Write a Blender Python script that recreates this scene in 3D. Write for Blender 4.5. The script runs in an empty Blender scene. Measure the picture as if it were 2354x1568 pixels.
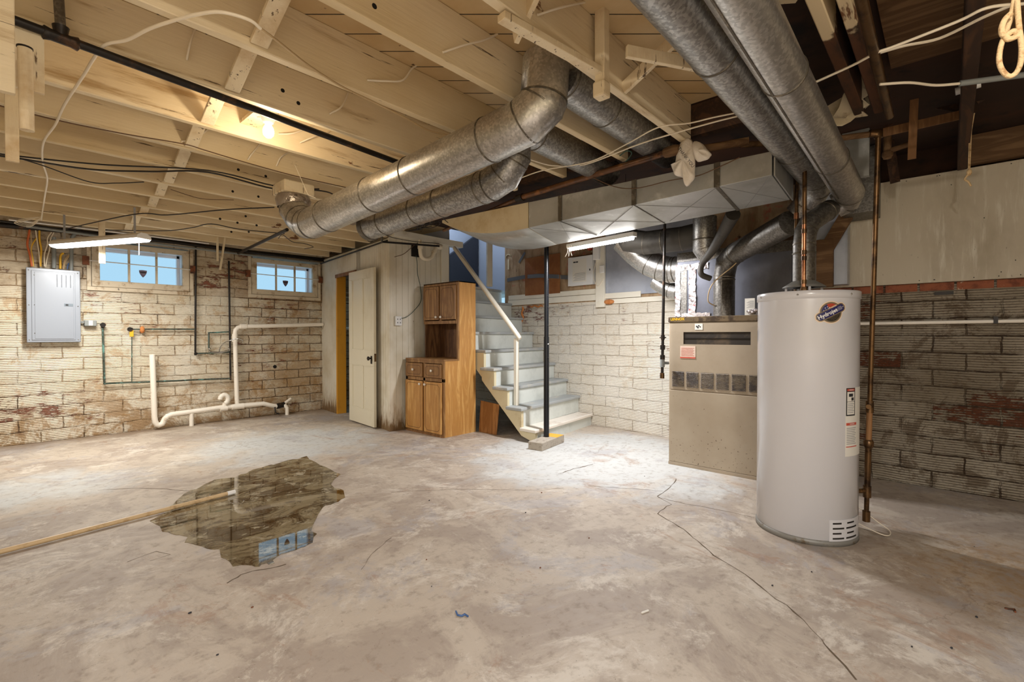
import bpy, bmesh, math, random
from mathutils import Vector, Matrix
random.seed(7)
sc = bpy.context.scene
COL = sc.collection
PI = math.pi
# ------------------------------------------------------------------ camera
FPX, YAW, PITCH, CH = 1106.0, math.radians(42.2), math.radians(0.73), 1.2
CX, CY = 1177.0, 784.0
cam_d = bpy.data.cameras.new('camera'); cam = bpy.data.objects.new('camera', cam_d); COL.objects.link(cam)
cam_d.sensor_width = 36.0; cam_d.lens = 36.0 * FPX / 2354.0; cam_d.clip_start = 0.02
cam.location = (0, 0, CH)
cam.rotation_euler = (PI/2 - PITCH, 0, YAW - PI/2)
sc.camera = cam
# ------------------------------------------------------------------ world
w = bpy.data.worlds.new('sky'); sc.world = w; w.use_nodes = True
wn = w.node_tree.nodes; wl = w.node_tree.links
bg = wn['Background']; bg.inputs[0].default_value = (0.30, 0.49, 0.62, 1); bg.inputs[1].default_value = 1.0
sc.view_settings.view_transform = 'Standard'; sc.view_settings.look = 'None'
sc.view_settings.exposure = 0.58; sc.view_settings.gamma = 1.0
sc.view_settings.use_curve_mapping = False
LAMP = dict(tube_back=44, shop_left=44, bulb=5.5, fill_near=135, bulb_near=34)

# ------------------------------------------------------------------ rays of the measured view, used to find points on real planes
def ray(x, y):
    r = (x-CX)/FPX; u = (CY-y)/FPX
    fw = math.cos(PITCH)+u*math.sin(PITCH); up = u*math.cos(PITCH)-math.sin(PITCH)
    return Vector((fw*math.cos(YAW)+r*math.sin(YAW), fw*math.sin(YAW)-r*math.cos(YAW), up))
EYE = Vector((0, 0, CH))
def hit(x, y, p0, n):
    d = ray(x, y); n = Vector(n); t = (Vector(p0)-EYE).dot(n)/d.dot(n); return EYE + d*t
def Z(x, y, z=0.0): return hit(x, y, (0, 0, z), (0, 0, 1))
def XX(x, y, X): return hit(x, y, (X, 0, 0), (1, 0, 0))
def YY(x, y, Y): return hit(x, y, (0, Y, 0), (0, 1, 0))

# ------------------------------------------------------------------ mesh builder
ORG = {}
class MB:
    def __init__(s): s.v = []; s.f = []; s.m = []; s.sm = []
    def add(s, vs, fs, mi=0, smooth=False):
        o = len(s.v); s.v += [Vector(v) for v in vs]
        for f in fs: s.f.append([o+i for i in f]); s.m.append(mi); s.sm.append(smooth)
    def hexa(s, p, mi=0):   # 8 points: bottom ring 0-3, top ring 4-7
        s.add(p, [(3,2,1,0),(4,5,6,7),(0,1,5,4),(1,2,6,5),(2,3,7,6),(3,0,4,7)], mi)
    def box(s, a, b, mi=0):
        x0,y0,z0 = a; x1,y1,z1 = b
        s.hexa([(x0,y0,z0),(x1,y0,z0),(x1,y1,z0),(x0,y1,z0),(x0,y0,z1),(x1,y0,z1),(x1,y1,z1),(x0,y1,z1)], mi)
    def obox(s, c, ax, ay, az, mi=0):   # centre and three half-axis vectors
        c = Vector(c); ax = Vector(ax); ay = Vector(ay); az = Vector(az)
        s.hexa([c-ax-ay-az, c+ax-ay-az, c+ax+ay-az, c-ax+ay-az, c-ax-ay+az, c+ax-ay+az, c+ax+ay+az, c-ax+ay+az], mi)
    def bar(s, p, q, wdt, th, up=(0,0,1), mi=0):
        p = Vector(p); q = Vector(q); d = (q-p); L = d.length; d.normalize()
        sx = d.cross(Vector(up))
        if sx.length < 1e-4: sx = d.cross(Vector((1,0,0)))
        sx.normalize(); sy = sx.cross(d)
        s.obox((p+q)/2, d*L/2, sx*wdt/2, sy*th/2, mi)
    def prism(s, poly, vec, mi=0):  # poly list of 3D points, extruded by vec
        n = len(poly); vec = Vector(vec); P = [Vector(p) for p in poly]
        s.add(P+[p+vec for p in P], [tuple(range(n))[::-1], tuple(range(n, 2*n))]+[(i,(i+1)%n,n+(i+1)%n,n+i) for i in range(n)], mi)
    def tube(s, pts, r, seg=12, caps=True, mi=0, smooth=True):
        pts = [Vector(p) for p in pts]; n = len(pts); rs = r if isinstance(r, (list, tuple)) else [r]*n
        tang = []
        for i in range(n):
            a = (pts[i]-pts[i-1]).normalized() if i else None
            b = (pts[i+1]-pts[i]).normalized() if i < n-1 else None
            t = (a+b) if (a and b) else (a or b)
            if t.length < 1e-6: t = a
            tang.append((t.normalized(), a, b))
        t0 = tang[0][0]; ref = Vector((0,0,1)) if abs(t0.z) < 0.9 else Vector((1,0,0))
        nx = t0.cross(ref).normalized(); vs = []; pt = t0
        for i in range(n):
            t, a, b = tang[i]
            q = pt.rotation_difference(t); nx = (q @ nx).normalized(); nx = (nx - t*nx.dot(t)).normalized(); ny = t.cross(nx); pt = t
            k = 1.0
            if a and b:
                c = max(-1, min(1, a.dot(b))); k = 1/max(0.4, math.cos(math.acos(c)/2))
                bend = (b-a)
                bd = bend.normalized() if bend.length > 1e-5 else None
            else: bd = None
            for j in range(seg):
                an = 2*PI*j/seg; o = nx*math.cos(an)*rs[i]+ny*math.sin(an)*rs[i]
                if bd is not None: o = o + bd*(o.dot(bd))*(k-1)
                vs.append(pts[i]+o)
        fs = [(i*seg+j, i*seg+(j+1)%seg, (i+1)*seg+(j+1)%seg, (i+1)*seg+j) for i in range(n-1) for j in range(seg)]
        s.add(vs, fs, mi, smooth)
        if caps:
            s.add(vs[:seg], [tuple(range(seg))[::-1]], mi); s.add(vs[-seg:], [tuple(range(seg))], mi)
    def cyl(s, p, q, r, seg=16, mi=0, smooth=True): s.tube([p, q], r, seg, True, mi, smooth)
    def sphere(s, c, r, mi=0, sq=(1,1,1), seg=14):
        c = Vector(c); vs = [c+Vector((0,0,r*sq[2]))]; R = seg//2
        for i in range(1, R):
            a = PI*i/R
            for j in range(seg):
                b = 2*PI*j/seg; vs.append(c+Vector((math.sin(a)*math.cos(b)*r*sq[0], math.sin(a)*math.sin(b)*r*sq[1], math.cos(a)*r*sq[2])))
        vs.append(c-Vector((0,0,r*sq[2]))); fs = [(0, 1+j, 1+(j+1)%seg) for j in range(seg)]
        for i in range(R-2):
            for j in range(seg): fs.append((1+i*seg+j, 1+(i+1)*seg+j, 1+(i+1)*seg+(j+1)%seg, 1+i*seg+(j+1)%seg))
        e = len(vs)-1; fs += [(1+(R-2)*seg+(j+1)%seg, 1+(R-2)*seg+j, e) for j in range(seg)]
        s.add(vs, fs, mi, True)
    def lathe(s, prof, c=(0,0,0), seg=32, mi=0, smooth=True, caps=True):
        c = Vector(c); n = len(prof); vs = [c+Vector((r*math.cos(2*PI*j/seg), r*math.sin(2*PI*j/seg), z)) for r, z in prof for j in range(seg)]
        fs = [(i*seg+j, i*seg+(j+1)%seg, (i+1)*seg+(j+1)%seg, (i+1)*seg+j) for i in range(n-1) for j in range(seg)]
        s.add(vs, fs, mi, smooth)
        if caps: s.add(vs[:seg], [tuple(range(seg))[::-1]], mi); s.add(vs[-seg:], [tuple(range(seg))], mi)
    def build(s, name, mats, parent=None, bevel=0.0, bseg=2, loc=None):
        if not isinstance(mats, (list, tuple)): mats = [mats]
        if parent is not None: o0 = ORG[parent.name]
        elif loc is not None: o0 = Vector(loc)
        else:
            o0 = Vector(((min(v.x for v in s.v)+max(v.x for v in s.v))/2, (min(v.y for v in s.v)+max(v.y for v in s.v))/2, min(v.z for v in s.v)))
        me = bpy.data.meshes.new(name); me.from_pydata([tuple(v-o0) for v in s.v], [], s.f)
        for m in mats: me.materials.append(m)
        for p, mi, sm in zip(me.polygons, s.m, s.sm): p.material_index = mi; p.use_smooth = sm
        bm = bmesh.new(); bm.from_mesh(me)
        bmesh.ops.recalc_face_normals(bm, faces=bm.faces)
        bm.to_mesh(me); bm.free()
        ob = bpy.data.objects.new(name, me); COL.objects.link(ob)
        if parent is not None: ob.parent = parent
        else: ob.location = o0
        ORG[ob.name] = o0
        if bevel > 0:
            md = ob.modifiers.new('bevel', 'BEVEL'); md.width = bevel; md.segments = bseg; md.limit_method = 'ANGLE'; md.angle_limit = math.radians(40)
        return ob
def tag(o, label=None, cat=None, group=None, kind=None):
    if label: o['label'] = label
    if cat: o['category'] = cat
    if group: o['group'] = group
    if kind: o['kind'] = kind
    return o
def thing(name, label, cat, loc, group=None):
    o = bpy.data.objects.new(name, None); COL.objects.link(o); o.location = loc; o.empty_display_size = 0.1
    ORG[o.name] = Vector(loc); return tag(o, label, cat, group)
def struct(o): o['kind'] = 'structure'; return o
def smooth_path(pts, n=6):
    P = [Vector(p) for p in pts]
    if len(P) < 3: return P
    out = []; Q = [P[0]*2-P[1]]+P+[P[-1]*2-P[-2]]
    for i in range(1, len(Q)-2):
        for k in range(n):
            t = k/n; a, b, c, d = Q[i-1], Q[i], Q[i+1], Q[i+2]
            out.append(0.5*((2*b)+(c-a)*t+(2*a-5*b+4*c-d)*t*t+(3*b-a-3*c+d)*t**3))
    out.append(P[-1]); return out
def text_verts(txt, size, bold=0.0):
    cu = bpy.data.curves.new('t', 'FONT'); cu.body = txt; cu.size = size; cu.align_x = 'CENTER'; cu.align_y = 'CENTER'; cu.offset = bold; cu.resolution_u = 3
    ob = bpy.data.objects.new('t', cu); COL.objects.link(ob)
    dg = bpy.context.evaluated_depsgraph_get(); me = bpy.data.meshes.new_from_object(ob.evaluated_get(dg))
    vs = [v.co.copy() for v in me.vertices]; fs = [tuple(p.vertices) for p in me.polygons]
    bpy.data.objects.remove(ob); bpy.data.curves.remove(cu); bpy.data.meshes.remove(me)
    return vs, fs

# ------------------------------------------------------------------ materials
def sock(nt, v, s):
    if isinstance(v, bpy.types.NodeSocket): nt.links.new(v, s)
    else: s.default_value = v
class NT:
    def __init__(s, name):
        s.mat = bpy.data.materials.new(name); s.mat.use_nodes = True; s.nt = s.mat.node_tree
        s.b = s.nt.nodes['Principled BSDF']; s.pos = s.nt.nodes.new('ShaderNodeNewGeometry').outputs['Position']
    def n(s, t, **k):
        nd = s.nt.nodes.new(t)
        for a, v in k.items(): setattr(nd, a, v)
        return nd
    def math(s, op, a, b=0.0, c=None):
        nd = s.n('ShaderNodeMath', operation=op); sock(s.nt, a, nd.inputs[0]); sock(s.nt, b, nd.inputs[1])
        if c is not None: sock(s.nt, c, nd.inputs[2])
        return nd.outputs[0]
    def xyz(s, v=None):
        nd = s.n('ShaderNodeSeparateXYZ'); s.nt.links.new(v or s.pos, nd.inputs[0]); return nd.outputs
    def comb(s, x, y, z):
        nd = s.n('ShaderNodeCombineXYZ')
        for i, v in enumerate((x, y, z)): sock(s.nt, v, nd.inputs[i])
        return nd.outputs[0]
    def scale(s, v, sv):
        nd = s.n('ShaderNodeVectorMath', operation='MULTIPLY'); s.nt.links.new(v, nd.inputs[0]); nd.inputs[1].default_value = sv; return nd.outputs[0]
    def noise(s, v, sc_, det=4, rough=0.6, dist=0.0):
        nd = s.n('ShaderNodeTexNoise'); s.nt.links.new(v, nd.inputs['Vector']); nd.inputs['Scale'].default_value = sc_; nd.inputs['Detail'].default_value = det
        nd.inputs['Roughness'].default_value = rough; nd.inputs['Distortion'].default_value = dist; return nd.outputs['Fac']
    def smooth(s, v, lo, hi):
        nd = s.n('ShaderNodeMapRange', interpolation_type='SMOOTHSTEP'); sock(s.nt, v, nd.inputs[0]); nd.inputs[1].default_value = lo; nd.inputs[2].default_value = hi
        return nd.outputs[0]
    def mix(s, f, a, b):
        nd = s.n('ShaderNodeMix', data_type='RGBA'); sock(s.nt, f, nd.inputs[0])
        for v, i in ((a, 6), (b, 7)):
            if isinstance(v, tuple): v = tuple(v)+(1,) if len(v) == 3 else v
            sock(s.nt, v, nd.inputs[i])
        return nd.outputs[2]
    def bump(s, h, strength=0.4, dist=0.01, prev=None):
        nd = s.n('ShaderNodeBump'); sock(s.nt, h, nd.inputs['Height']); nd.inputs['Strength'].default_value = strength; nd.inputs['Distance'].default_value = dist
        if prev is not None: s.nt.links.new(prev, nd.inputs['Normal'])
        return nd.outputs[0]
    def out(s, col=None, rough=0.6, metal=0.0, nrm=None, spec=0.5):
        if col is not None:
            if isinstance(col, tuple) and len(col) == 3: col = col+(1,)
            sock(s.nt, col, s.b.inputs['Base Color'])
        sock(s.nt, rough, s.b.inputs['Roughness']); sock(s.nt, metal, s.b.inputs['Metallic']); s.b.inputs['Specular IOR Level'].default_value = spec
        if nrm is not None: s.nt.links.new(nrm, s.b.inputs['Normal'])
        return s.mat
def S(r, g, b):   # sRGB 0-255 to linear
    return tuple(((c/255)/12.92 if c/255 <= 0.04045 else ((c/255+0.055)/1.055)**2.4) for c in (r, g, b))
def M(name, col, layers=(), rough=0.6, metal=0.0, bump=0.0, bscale=60, bstretch=(1,1,1), bd=0.004, spec=0.5):
    t = NT(name); c = tuple(col)+(1,)
    for L in layers:
        lc, ls, st, lo, hi = L[:5]; det = L[5] if len(L) > 5 else 5
        f = t.smooth(t.noise(t.scale(t.pos, st), ls, det, 0.65), lo, hi)
        c = t.mix(f, c, lc)
    nrm = t.bump(t.noise(t.scale(t.pos, bstretch), bscale, 4), bump, bd) if bump else None
    return t.out(c, rough, metal, nrm, spec)
def emis(name, col, strength):
    t = NT(name); t.b.inputs['Emission Color'].default_value = tuple(col)+(1,); t.b.inputs['Emission Strength'].default_value = strength
    return t.out(col, 0.5)

def tile_wall(name, axis, paint, paint2, stain, red, dark, peel=0.5, dirt=0.5, tw=0.36, th=0.133, off=(0.1, 0.0), lowstain=0.0, brick_above=None, peelx=None, redb=0.0, grad=None):
    """painted hollow clay tile: staggered courses, horizontal scored ridges, worn paint"""
    t = NT(name); X, Y, Zc = t.xyz(); u = X if axis == 'x' else Y
    wob = t.math('MULTIPLY', t.math('SUBTRACT', t.noise(t.pos, 1.6, 2), 0.5), 0.03)
    wob2 = t.math('MULTIPLY', t.math('SUBTRACT', t.noise(t.pos, 8, 3, 0.7), 0.5), 0.022)
    v = t.math('ADD', t.math('ADD', Zc, off[1]), wob); vm = t.math('ADD', v, wob2); uu = t.math('ADD', t.math('ADD', u, off[0]), t.math('MULTIPLY', wob2, 1.4))
    br = t.n('ShaderNodeTexBrick'); br.offset = 0.5; br.squash = 1.0
    t.nt.links.new(t.comb(uu, vm, 0.0), br.inputs['Vector'])
    br.inputs['Scale'].default_value = 1.0; br.inputs['Brick Width'].default_value = tw; br.inputs['Row Height'].default_value = th
    br.inputs['Mortar Size'].default_value = 0.007; br.inputs['Mortar Smooth'].default_value = 0.6; br.inputs['Bias'].default_value = 0.0
    br.inputs['Color1'].default_value = (0,0,0,1); br.inputs['Color2'].default_value = (1,1,1,1); br.inputs['Mortar'].default_value = (0.5,0.5,0.5,1)
    mort = br.outputs['Fac']; rnd = br.outputs['Color']
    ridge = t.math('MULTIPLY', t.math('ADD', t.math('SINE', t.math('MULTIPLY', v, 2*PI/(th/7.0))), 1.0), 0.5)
    if brick_above is not None:
        up = t.smooth(Zc, brick_above-0.02, brick_above+0.02); ridge = t.math('MULTIPLY', ridge, t.math('SUBTRACT', 1.0, t.math('MULTIPLY', up, 0.9)))
    st = t.scale(t.pos, (1, 1, 3.0))
    n1 = t.noise(st, 5.5, 9, 0.78); n2 = t.noise(t.pos, 1.3, 4, 0.6); n3 = t.noise(t.pos, 0.8, 3, 0.5); fine = t.noise(st, 30, 6, 0.75); n4 = t.noise(t.pos, 3.1, 8, 0.75)
    dg = t.smooth(t.math('ADD', u, t.math('MULTIPLY', n4, 0.9)), grad[0], grad[1]) if grad else 0.0   # the end of the wall that was never washed
    col = t.mix(t.smooth(n2, 0.35, 0.65), paint, paint2)
    col = t.mix(t.math('MULTIPLY', rnd, 0.22+0.25*dirt), col, tuple(c*0.72 for c in paint2))
    stf = t.math('ADD', t.math('MULTIPLY', t.smooth(t.noise(t.pos, 3.6, 10, 0.82, 0.4), 0.56-0.06*dirt, 0.60-0.04*dirt), 0.30+0.45*dirt), t.math('MULTIPLY', t.math('MULTIPLY', dg, 0.55), t.smooth(n4, 0.42, 0.56)))
    col = t.mix(t.math('MINIMUM', stf, 0.85), col, stain)
    # rust-brown seep along joints
    seep = t.math('MULTIPLY', t.smooth(t.math('ADD', mort, t.math('MULTIPLY', t.noise(t.pos, 14, 8, 0.85), 1.4)), 0.80, 1.15), t.smooth(t.noise(t.pos, 2.6, 5, 0.7), 0.46, 0.54)); col = t.mix(t.math('MULTIPLY', seep, 0.35+0.45*dirt), col, (stain[0]*0.6, stain[1]*0.5, stain[2]*0.35))
    if lowstain:
        lo = t.math('MULTIPLY', t.smooth(t.math('ADD', t.math('SUBTRACT', 0.62, Zc), t.math('MULTIPLY', n4, 0.9)), 0.30, 0.95), lowstain)
        lo = t.math('MULTIPLY', lo, t.smooth(t.noise(t.pos, 3.0, 9, 0.8, 0.5), 0.44, 0.55)); col = t.mix(lo, col, tuple(c*0.8 for c in stain))
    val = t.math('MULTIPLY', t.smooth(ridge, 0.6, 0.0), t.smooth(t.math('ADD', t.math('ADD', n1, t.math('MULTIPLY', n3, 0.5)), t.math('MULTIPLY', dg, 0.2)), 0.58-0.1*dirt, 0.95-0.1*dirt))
    col = t.mix(t.math('MULTIPLY', val, 0.35+0.45*dirt), col, dark); col = t.mix(t.math('MULTIPLY', t.smooth(ridge, 0.35, 0.0), t.math('ADD', 0.12, t.math('MULTIPLY', n4, 0.45))), col, tuple(c*0.62 for c in stain))  # second mix paints groove shade and grime into every ridge valley
    pk = t.math('ADD', n1, t.math('MULTIPLY', t.math('SUBTRACT', n3, 0.5), 0.7))
    pk = t.math('SUBTRACT', t.math('ADD', pk, t.math('MULTIPLY', t.math('SUBTRACT', rnd, 0.5), 0.08)), t.math('MULTIPLY', ridge, 0.06))
    if peelx is not None:
        for cx, cz, rr, rz, amt in peelx:
            dx = t.math('DIVIDE', t.math('SUBTRACT', u, cx), rr); dz = t.math('DIVIDE', t.math('SUBTRACT', Zc, cz), rz)
            dd = t.math('SQRT', t.math('ADD', t.math('MULTIPLY', dx, dx), t.math('MULTIPLY', dz, dz)))
            pk = t.math('ADD', pk, t.math('MULTIPLY', t.smooth(dd, 1.0, 0.1), amt))
    if redb:
        rb = t.math('MULTIPLY', t.smooth(rnd, 1.0-redb, 1.02-redb), t.smooth(mort, 0.6, 0.1)); pk = t.math('ADD', pk, t.math('MULTIPLY', rb, 0.14))
    pm = t.smooth(pk, 0.70-0.16*peel, 0.725-0.16*peel)
    redc = t.mix(t.smooth(fine, 0.35, 0.7), red, tuple(c*0.4 for c in red))
    col = t.mix(t.math('MULTIPLY', pm, 0.92), col, redc)
    mm = t.math('MULTIPLY', mort, t.smooth(t.math('ADD', t.math('ADD', t.noise(t.pos, 6, 8, 0.8), t.math('MULTIPLY', n3, 0.5)), t.math('MULTIPLY', dg, 0.30)), 0.83-0.14*dirt, 0.90-0.14*dirt))
    col = t.mix(t.math('MULTIPLY', mm, 0.8), col, dark)
    col = t.mix(t.math('MULTIPLY', t.smooth(fine, 0.54, 0.62), 0.18+0.4*dirt), col, tuple(c*0.5 for c in stain))
    hgt = t.math('SUBTRACT', t.math('MULTIPLY', ridge, 0.45), t.math('ADD', t.math('MULTIPLY', mort, 0.9), t.math('MULTIPLY', pm, 0.25)))
    nrm = t.bump(hgt, 0.9, 0.014); nrm = t.bump(fine, 0.4, 0.006, nrm)
    return t.out(col, 0.75, 0.0, nrm, 0.25)

def wood(name, c1, c2, axis='z', rough=0.5, scale=1.0, extra=()):
    t = NT(name); st = {'x': (0.12,1,1), 'y': (1,0.12,1), 'z': (1,1,0.12)}[axis]; p = t.scale(t.pos, tuple(a*scale for a in st))
    n = t.noise(p, 9, 5, 0.6, 1.2); wv = t.math('PINGPONG', t.math('MULTIPLY', n, 6.0), 1.0); fine = t.noise(t.scale(p, (1,1,1)), 90, 3, 0.6)
    col = t.mix(t.smooth(wv, 0.15, 0.95), c1, c2); col = t.mix(t.math('MULTIPLY', t.smooth(fine, 0.5, 0.75), 0.22), col, tuple(c*0.55 for c in c2))
    for L in extra: col = t.mix(t.smooth(t.noise(t.scale(t.pos, L[2]), L[1], 5, 0.65), L[3], L[4]), col, L[0])
    return t.out(col, rough, 0.0, t.bump(fine, 0.15, 0.002))

def galv(name, base, rough=0.38, contrast=0.5, metal=0.85, rust=0.0):
    t = NT(name); vo = t.n('ShaderNodeTexVoronoi'); t.nt.links.new(t.pos, vo.inputs['Vector']); vo.inputs['Scale'].default_value = 95
    g = t.xyz(vo.outputs['Color'])[0]; f = t.smooth(t.math('ADD', t.math('MULTIPLY', g, 0.6), t.math('MULTIPLY', t.noise(t.pos, 30, 3), 0.5)), 0.3, 0.95)
    col = t.mix(t.math('MULTIPLY', f, contrast), base, tuple(min(1, c*1.9+0.04) for c in base))
    col = t.mix(t.math('MULTIPLY', t.smooth(t.noise(t.pos, 2.5, 5, 0.7), 0.45, 0.8), 0.45), col, tuple(c*0.45 for c in base))
    if rust: col = t.mix(t.math('MULTIPLY', t.smooth(t.noise(t.pos, 5, 6, 0.7), 0.5, 0.7), rust), col, (0.25, 0.13, 0.05))
    ro = t.math('ADD', rough-0.08, t.math('MULTIPLY', t.noise(t.pos, 12, 4), 0.22))
    return t.out(col, ro, metal, t.bump(t.noise(t.pos, 7, 2), 0.12, 0.01))

m = {}
CRK = (0.10, 0.06, 0.03)
m['joist'] = M('painted_joist', S(228,212,180), [(S(210,188,146), 1.1, (0.4,1,1), 0.35, 0.7), (S(176,148,106), 4.5, (0.25,1,2.5), 0.56, 0.72, 8), (CRK, 12, (0.14,1,3.4), 0.64, 0.665, 7), (S(120,82,50), 3.2, (0.5,1,1), 0.655, 0.68, 9)], 0.62, bump=0.45, bscale=30, bstretch=(0.15,1,2.5))
m['sub'] = M('painted_subfloor', S(212,188,146), [(S(190,160,114), 1.3, (1,1,1), 0.35, 0.7), (CRK, 9, (1,1,1), 0.665, 0.69, 7)], 0.65, bump=0.2)
m['block'] = M('painted_bridging', S(228,212,180), [(CRK, 14, (2.5,2.5,0.3), 0.60, 0.64, 7), (S(195,165,120), 4, (1,1,1), 0.45, 0.75)], 0.6, bump=0.5, bscale=40, bstretch=(2,2,0.3))
m['darkwood'] = wood('dark_rough_wood', S(78,50,28), S(52,32,18), 'x', 0.8)
m['darksub'] = M('dark_ceiling_board', S(52,32,20), [(S(78,44,22), 1.6, (1,0.4,1), 0.4, 0.7), (S(20,12,8), 4, (1,1,1), 0.5, 0.7)], 0.85)
m['halfpaint'] = None
m['lath'] = wood('bare_lath', S(150,108,66), S(122,84,48), 'z', 0.7)
m['sillwood'] = wood('stained_sill', S(128,98,66), S(98,70,42), 'y', 0.8)
m['canvas'] = M('painted_duct_wrap', S(214,200,168), [(S(188,165,120), 2.5, (1,1,1), 0.45, 0.75), (S(120,80,45), 7, (1,1,1), 0.70, 0.76, 7)], 0.6, bump=0.15, bscale=20)
m['galv'] = galv('galvanised_duct', (0.44,0.43,0.41), 0.30)
m['galv_d'] = galv('dull_galvanised_duct', (0.27,0.265,0.255), 0.34, 0.8)
m['galv_dk'] = galv('dark_galvanised_duct', (0.15,0.14,0.125), 0.45, 0.6)
m['galv_b'] = M('blue_grey_sheet_metal', S(186,192,204), [(S(160,166,180), 2.0, (1,1,1), 0.4, 0.75), (S(110,112,120), 14, (1,1,1), 0.70, 0.75)], 0.35, 0.35, bump=0.1, bscale=6, bd=0.02)
m['rect'] = M('sheet_metal_trunk', S(182,184,182), [(S(150,150,145), 2.2, (1,1,1), 0.4, 0.75), (S(215,217,214), 6, (1,1,1), 0.55, 0.8), (S(110,105,95), 16, (1,1,1), 0.71, 0.75)], 0.42, 0.45, bump=0.08, bscale=8, bd=0.01)
m['cleat'] = M('dark_cleat', S(98,92,82), [(S(140,132,118), 20, (1,1,1), 0.5, 0.7)], 0.45, 0.6)
m['iron'] = M('black_iron', S(38,34,31), [(S(82,58,40), 14, (1,1,1), 0.55, 0.7)], 0.45, 0.5, bump=0.2)
m['brassy'] = M('old_bronze_pipe', S(112,84,54), [(S(60,44,30), 9, (1,1,1), 0.45, 0.65), (S(168,130,84), 20, (1,1,0.3), 0.6, 0.75)], 0.35, 0.75)
m['copper'] = M('copper_pipe', S(188,132,96), [(S(110,66,40), 9, (1,1,1), 0.45, 0.65), (S(214,150,104), 25, (1,1,1), 0.6, 0.75)], 0.3, 0.9)
m['copperg'] = M('verdigris_pipe', S(72,84,74), [(S(104,150,140), 9, (1,1,1), 0.52, 0.62), (S(50,40,32), 16, (1,1,1), 0.5, 0.65)], 0.55, 0.2)
m['brown_pipe'] = M('rusty_brown_pipe', S(96,62,34), [(S(150,98,54), 10, (1,1,1), 0.5, 0.7), (S(46,28,18), 6, (1,1,1), 0.5, 0.7)], 0.3, 0.2)
m['wpipe'] = M('white_painted_pipe', S(240,232,218), [(S(176,150,118), 8, (1,1,1), 0.6, 0.75), (S(110,80,55), 24, (1,1,1), 0.69, 0.73)], 0.45)
m['pvc'] = M('old_white_plastic', S(232,222,200), [(S(190,172,140), 10, (1,1,1), 0.55, 0.75)], 0.4)
m['white'] = M('white_enamel', S(236,234,230), (), 0.4)
m['cable'] = M('white_cable', S(232,220,198), (), 0.5)
m['cableb'] = M('black_cable', S(34,28,24), (), 0.5)
m['cabletan'] = M('tan_cable', S(186,160,120), (), 0.55)
m['wirebrown'] = M('brown_wire', S(96,68,44), (), 0.6)
m['green'] = M('green_cord', S(44,74,62), (), 0.5)
m['yellow'] = M('yellow_cable', S(226,176,40), (), 0.45)
m['orange'] = M('orange_cable', S(206,104,52), (), 0.45)
m['blue'] = M('blue_cable', S(60,92,140), (), 0.45)
m['greycond'] = M('grey_conduit', S(132,136,134), (), 0.5)
m['rope'] = M('cotton_rope', S(226,196,150), [(S(180,140,95), 60, (1,1,1), 0.5, 0.7)], 0.85, bump=0.8, bscale=120, bstretch=(1,1,2))
m['oak'] = wood('oak', S(204,158,94), S(178,128,68), 'z', 0.42)
m['oakd'] = wood('dark_oak', S(160,120,72), S(128,90,50), 'z', 0.45)
m['oakin'] = wood('oak_inside', S(128,92,58), S(86,56,32), 'z', 0.6)
m['oakedge'] = M('groove', S(70,42,22), (), 0.6)
m['ply'] = wood('plywood', S(178,128,76), S(146,98,52), 'z', 0.5)
m['ceramic'] = M('white_knob', S(236,232,222), (), 0.15)
m['bead'] = M('painted_beadboard', S(222,216,200), [(S(190,176,146), 1.6, (1,1,1), 0.45, 0.75), (S(120,92,58), 18, (1,1,0.4), 0.70, 0.74, 6)], 0.5, bump=0.1)
def bead_dirty():
    t = NT('painted_beadboard_worn_foot'); X, Y, Zc = t.xyz()
    n = t.noise(t.scale(t.pos, (6,6,1)), 5, 6, 0.7)
    c = t.mix(t.smooth(t.noise(t.pos, 1.4, 4), 0.4, 0.7), S(222,216,200), S(196,184,158))
    c = t.mix(t.smooth(t.noise(t.scale(t.pos, (1,1,0.4)), 18, 6, 0.7), 0.69, 0.73), c, S(120,92,58))
    f = t.smooth(t.math('SUBTRACT', t.math('MULTIPLY', n, 0.55), Zc), 0.10, 0.22)
    c = t.mix(f, c, S(66,44,26)); f2 = t.smooth(t.math('SUBTRACT', t.math('MULTIPLY', n, 0.9), t.math('MULTIPLY', Zc, 0.9)), 0.12, 0.35); c = t.mix(t.math('MULTIPLY', f2, 0.5), c, S(150,120,80))
    return t.out(c, 0.5, 0, t.bump(n, 0.1, 0.004))
m['bead'] = bead_dirty()
m['jamb'] = M('ochre_jamb', S(206,146,40), [(S(150,96,30), 3, (1,1,0.5), 0.5, 0.75)], 0.5)
m['doorp'] = M('cream_door_paint', S(216,208,186), [(S(186,172,140), 1.6, (1,1,0.5), 0.5, 0.8), (S(130,104,70), 22, (1,1,1), 0.71, 0.74)], 0.4)
m['stair'] = M('pale_blue_stair_paint', S(208,212,206), [(S(186,190,184), 2.5, (1,1,1), 0.45, 0.7), (S(120,110,92), 13, (1,1,1), 0.70, 0.74, 7)], 0.45)
m['tread'] = M('worn_grey_tread', S(160,164,164), [(S(190,184,170), 5, (0.5,1,1), 0.5, 0.7), (S(104,94,84), 12, (0.3,1,1), 0.62, 0.72, 7)], 0.5)
m['tread1'] = M('whitish_tread', S(224,216,204), [(S(190,170,150), 5, (0.5,1,1), 0.55, 0.75)], 0.5)
m['stringer'] = M('cream_stringer_paint', S(210,198,164), [(S(180,158,118), 3, (1,1,1), 0.5, 0.75), (S(90,70,48), 15, (1,1,1), 0.69, 0.73, 7)], 0.5)
m['blockc'] = M('concrete_block', S(168,158,144), [(S(130,120,106), 30, (1,1,1), 0.5, 0.7)], 0.9, bump=0.5, bscale=120)
m['blocko'] = M('orange_spray', S(236,168,60), (), 0.8)
m['postm'] = M('black_post_enamel', S(24,26,30), [(S(80,78,76), 25, (1,1,1), 0.70, 0.72)], 0.25, 0.3)
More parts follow.
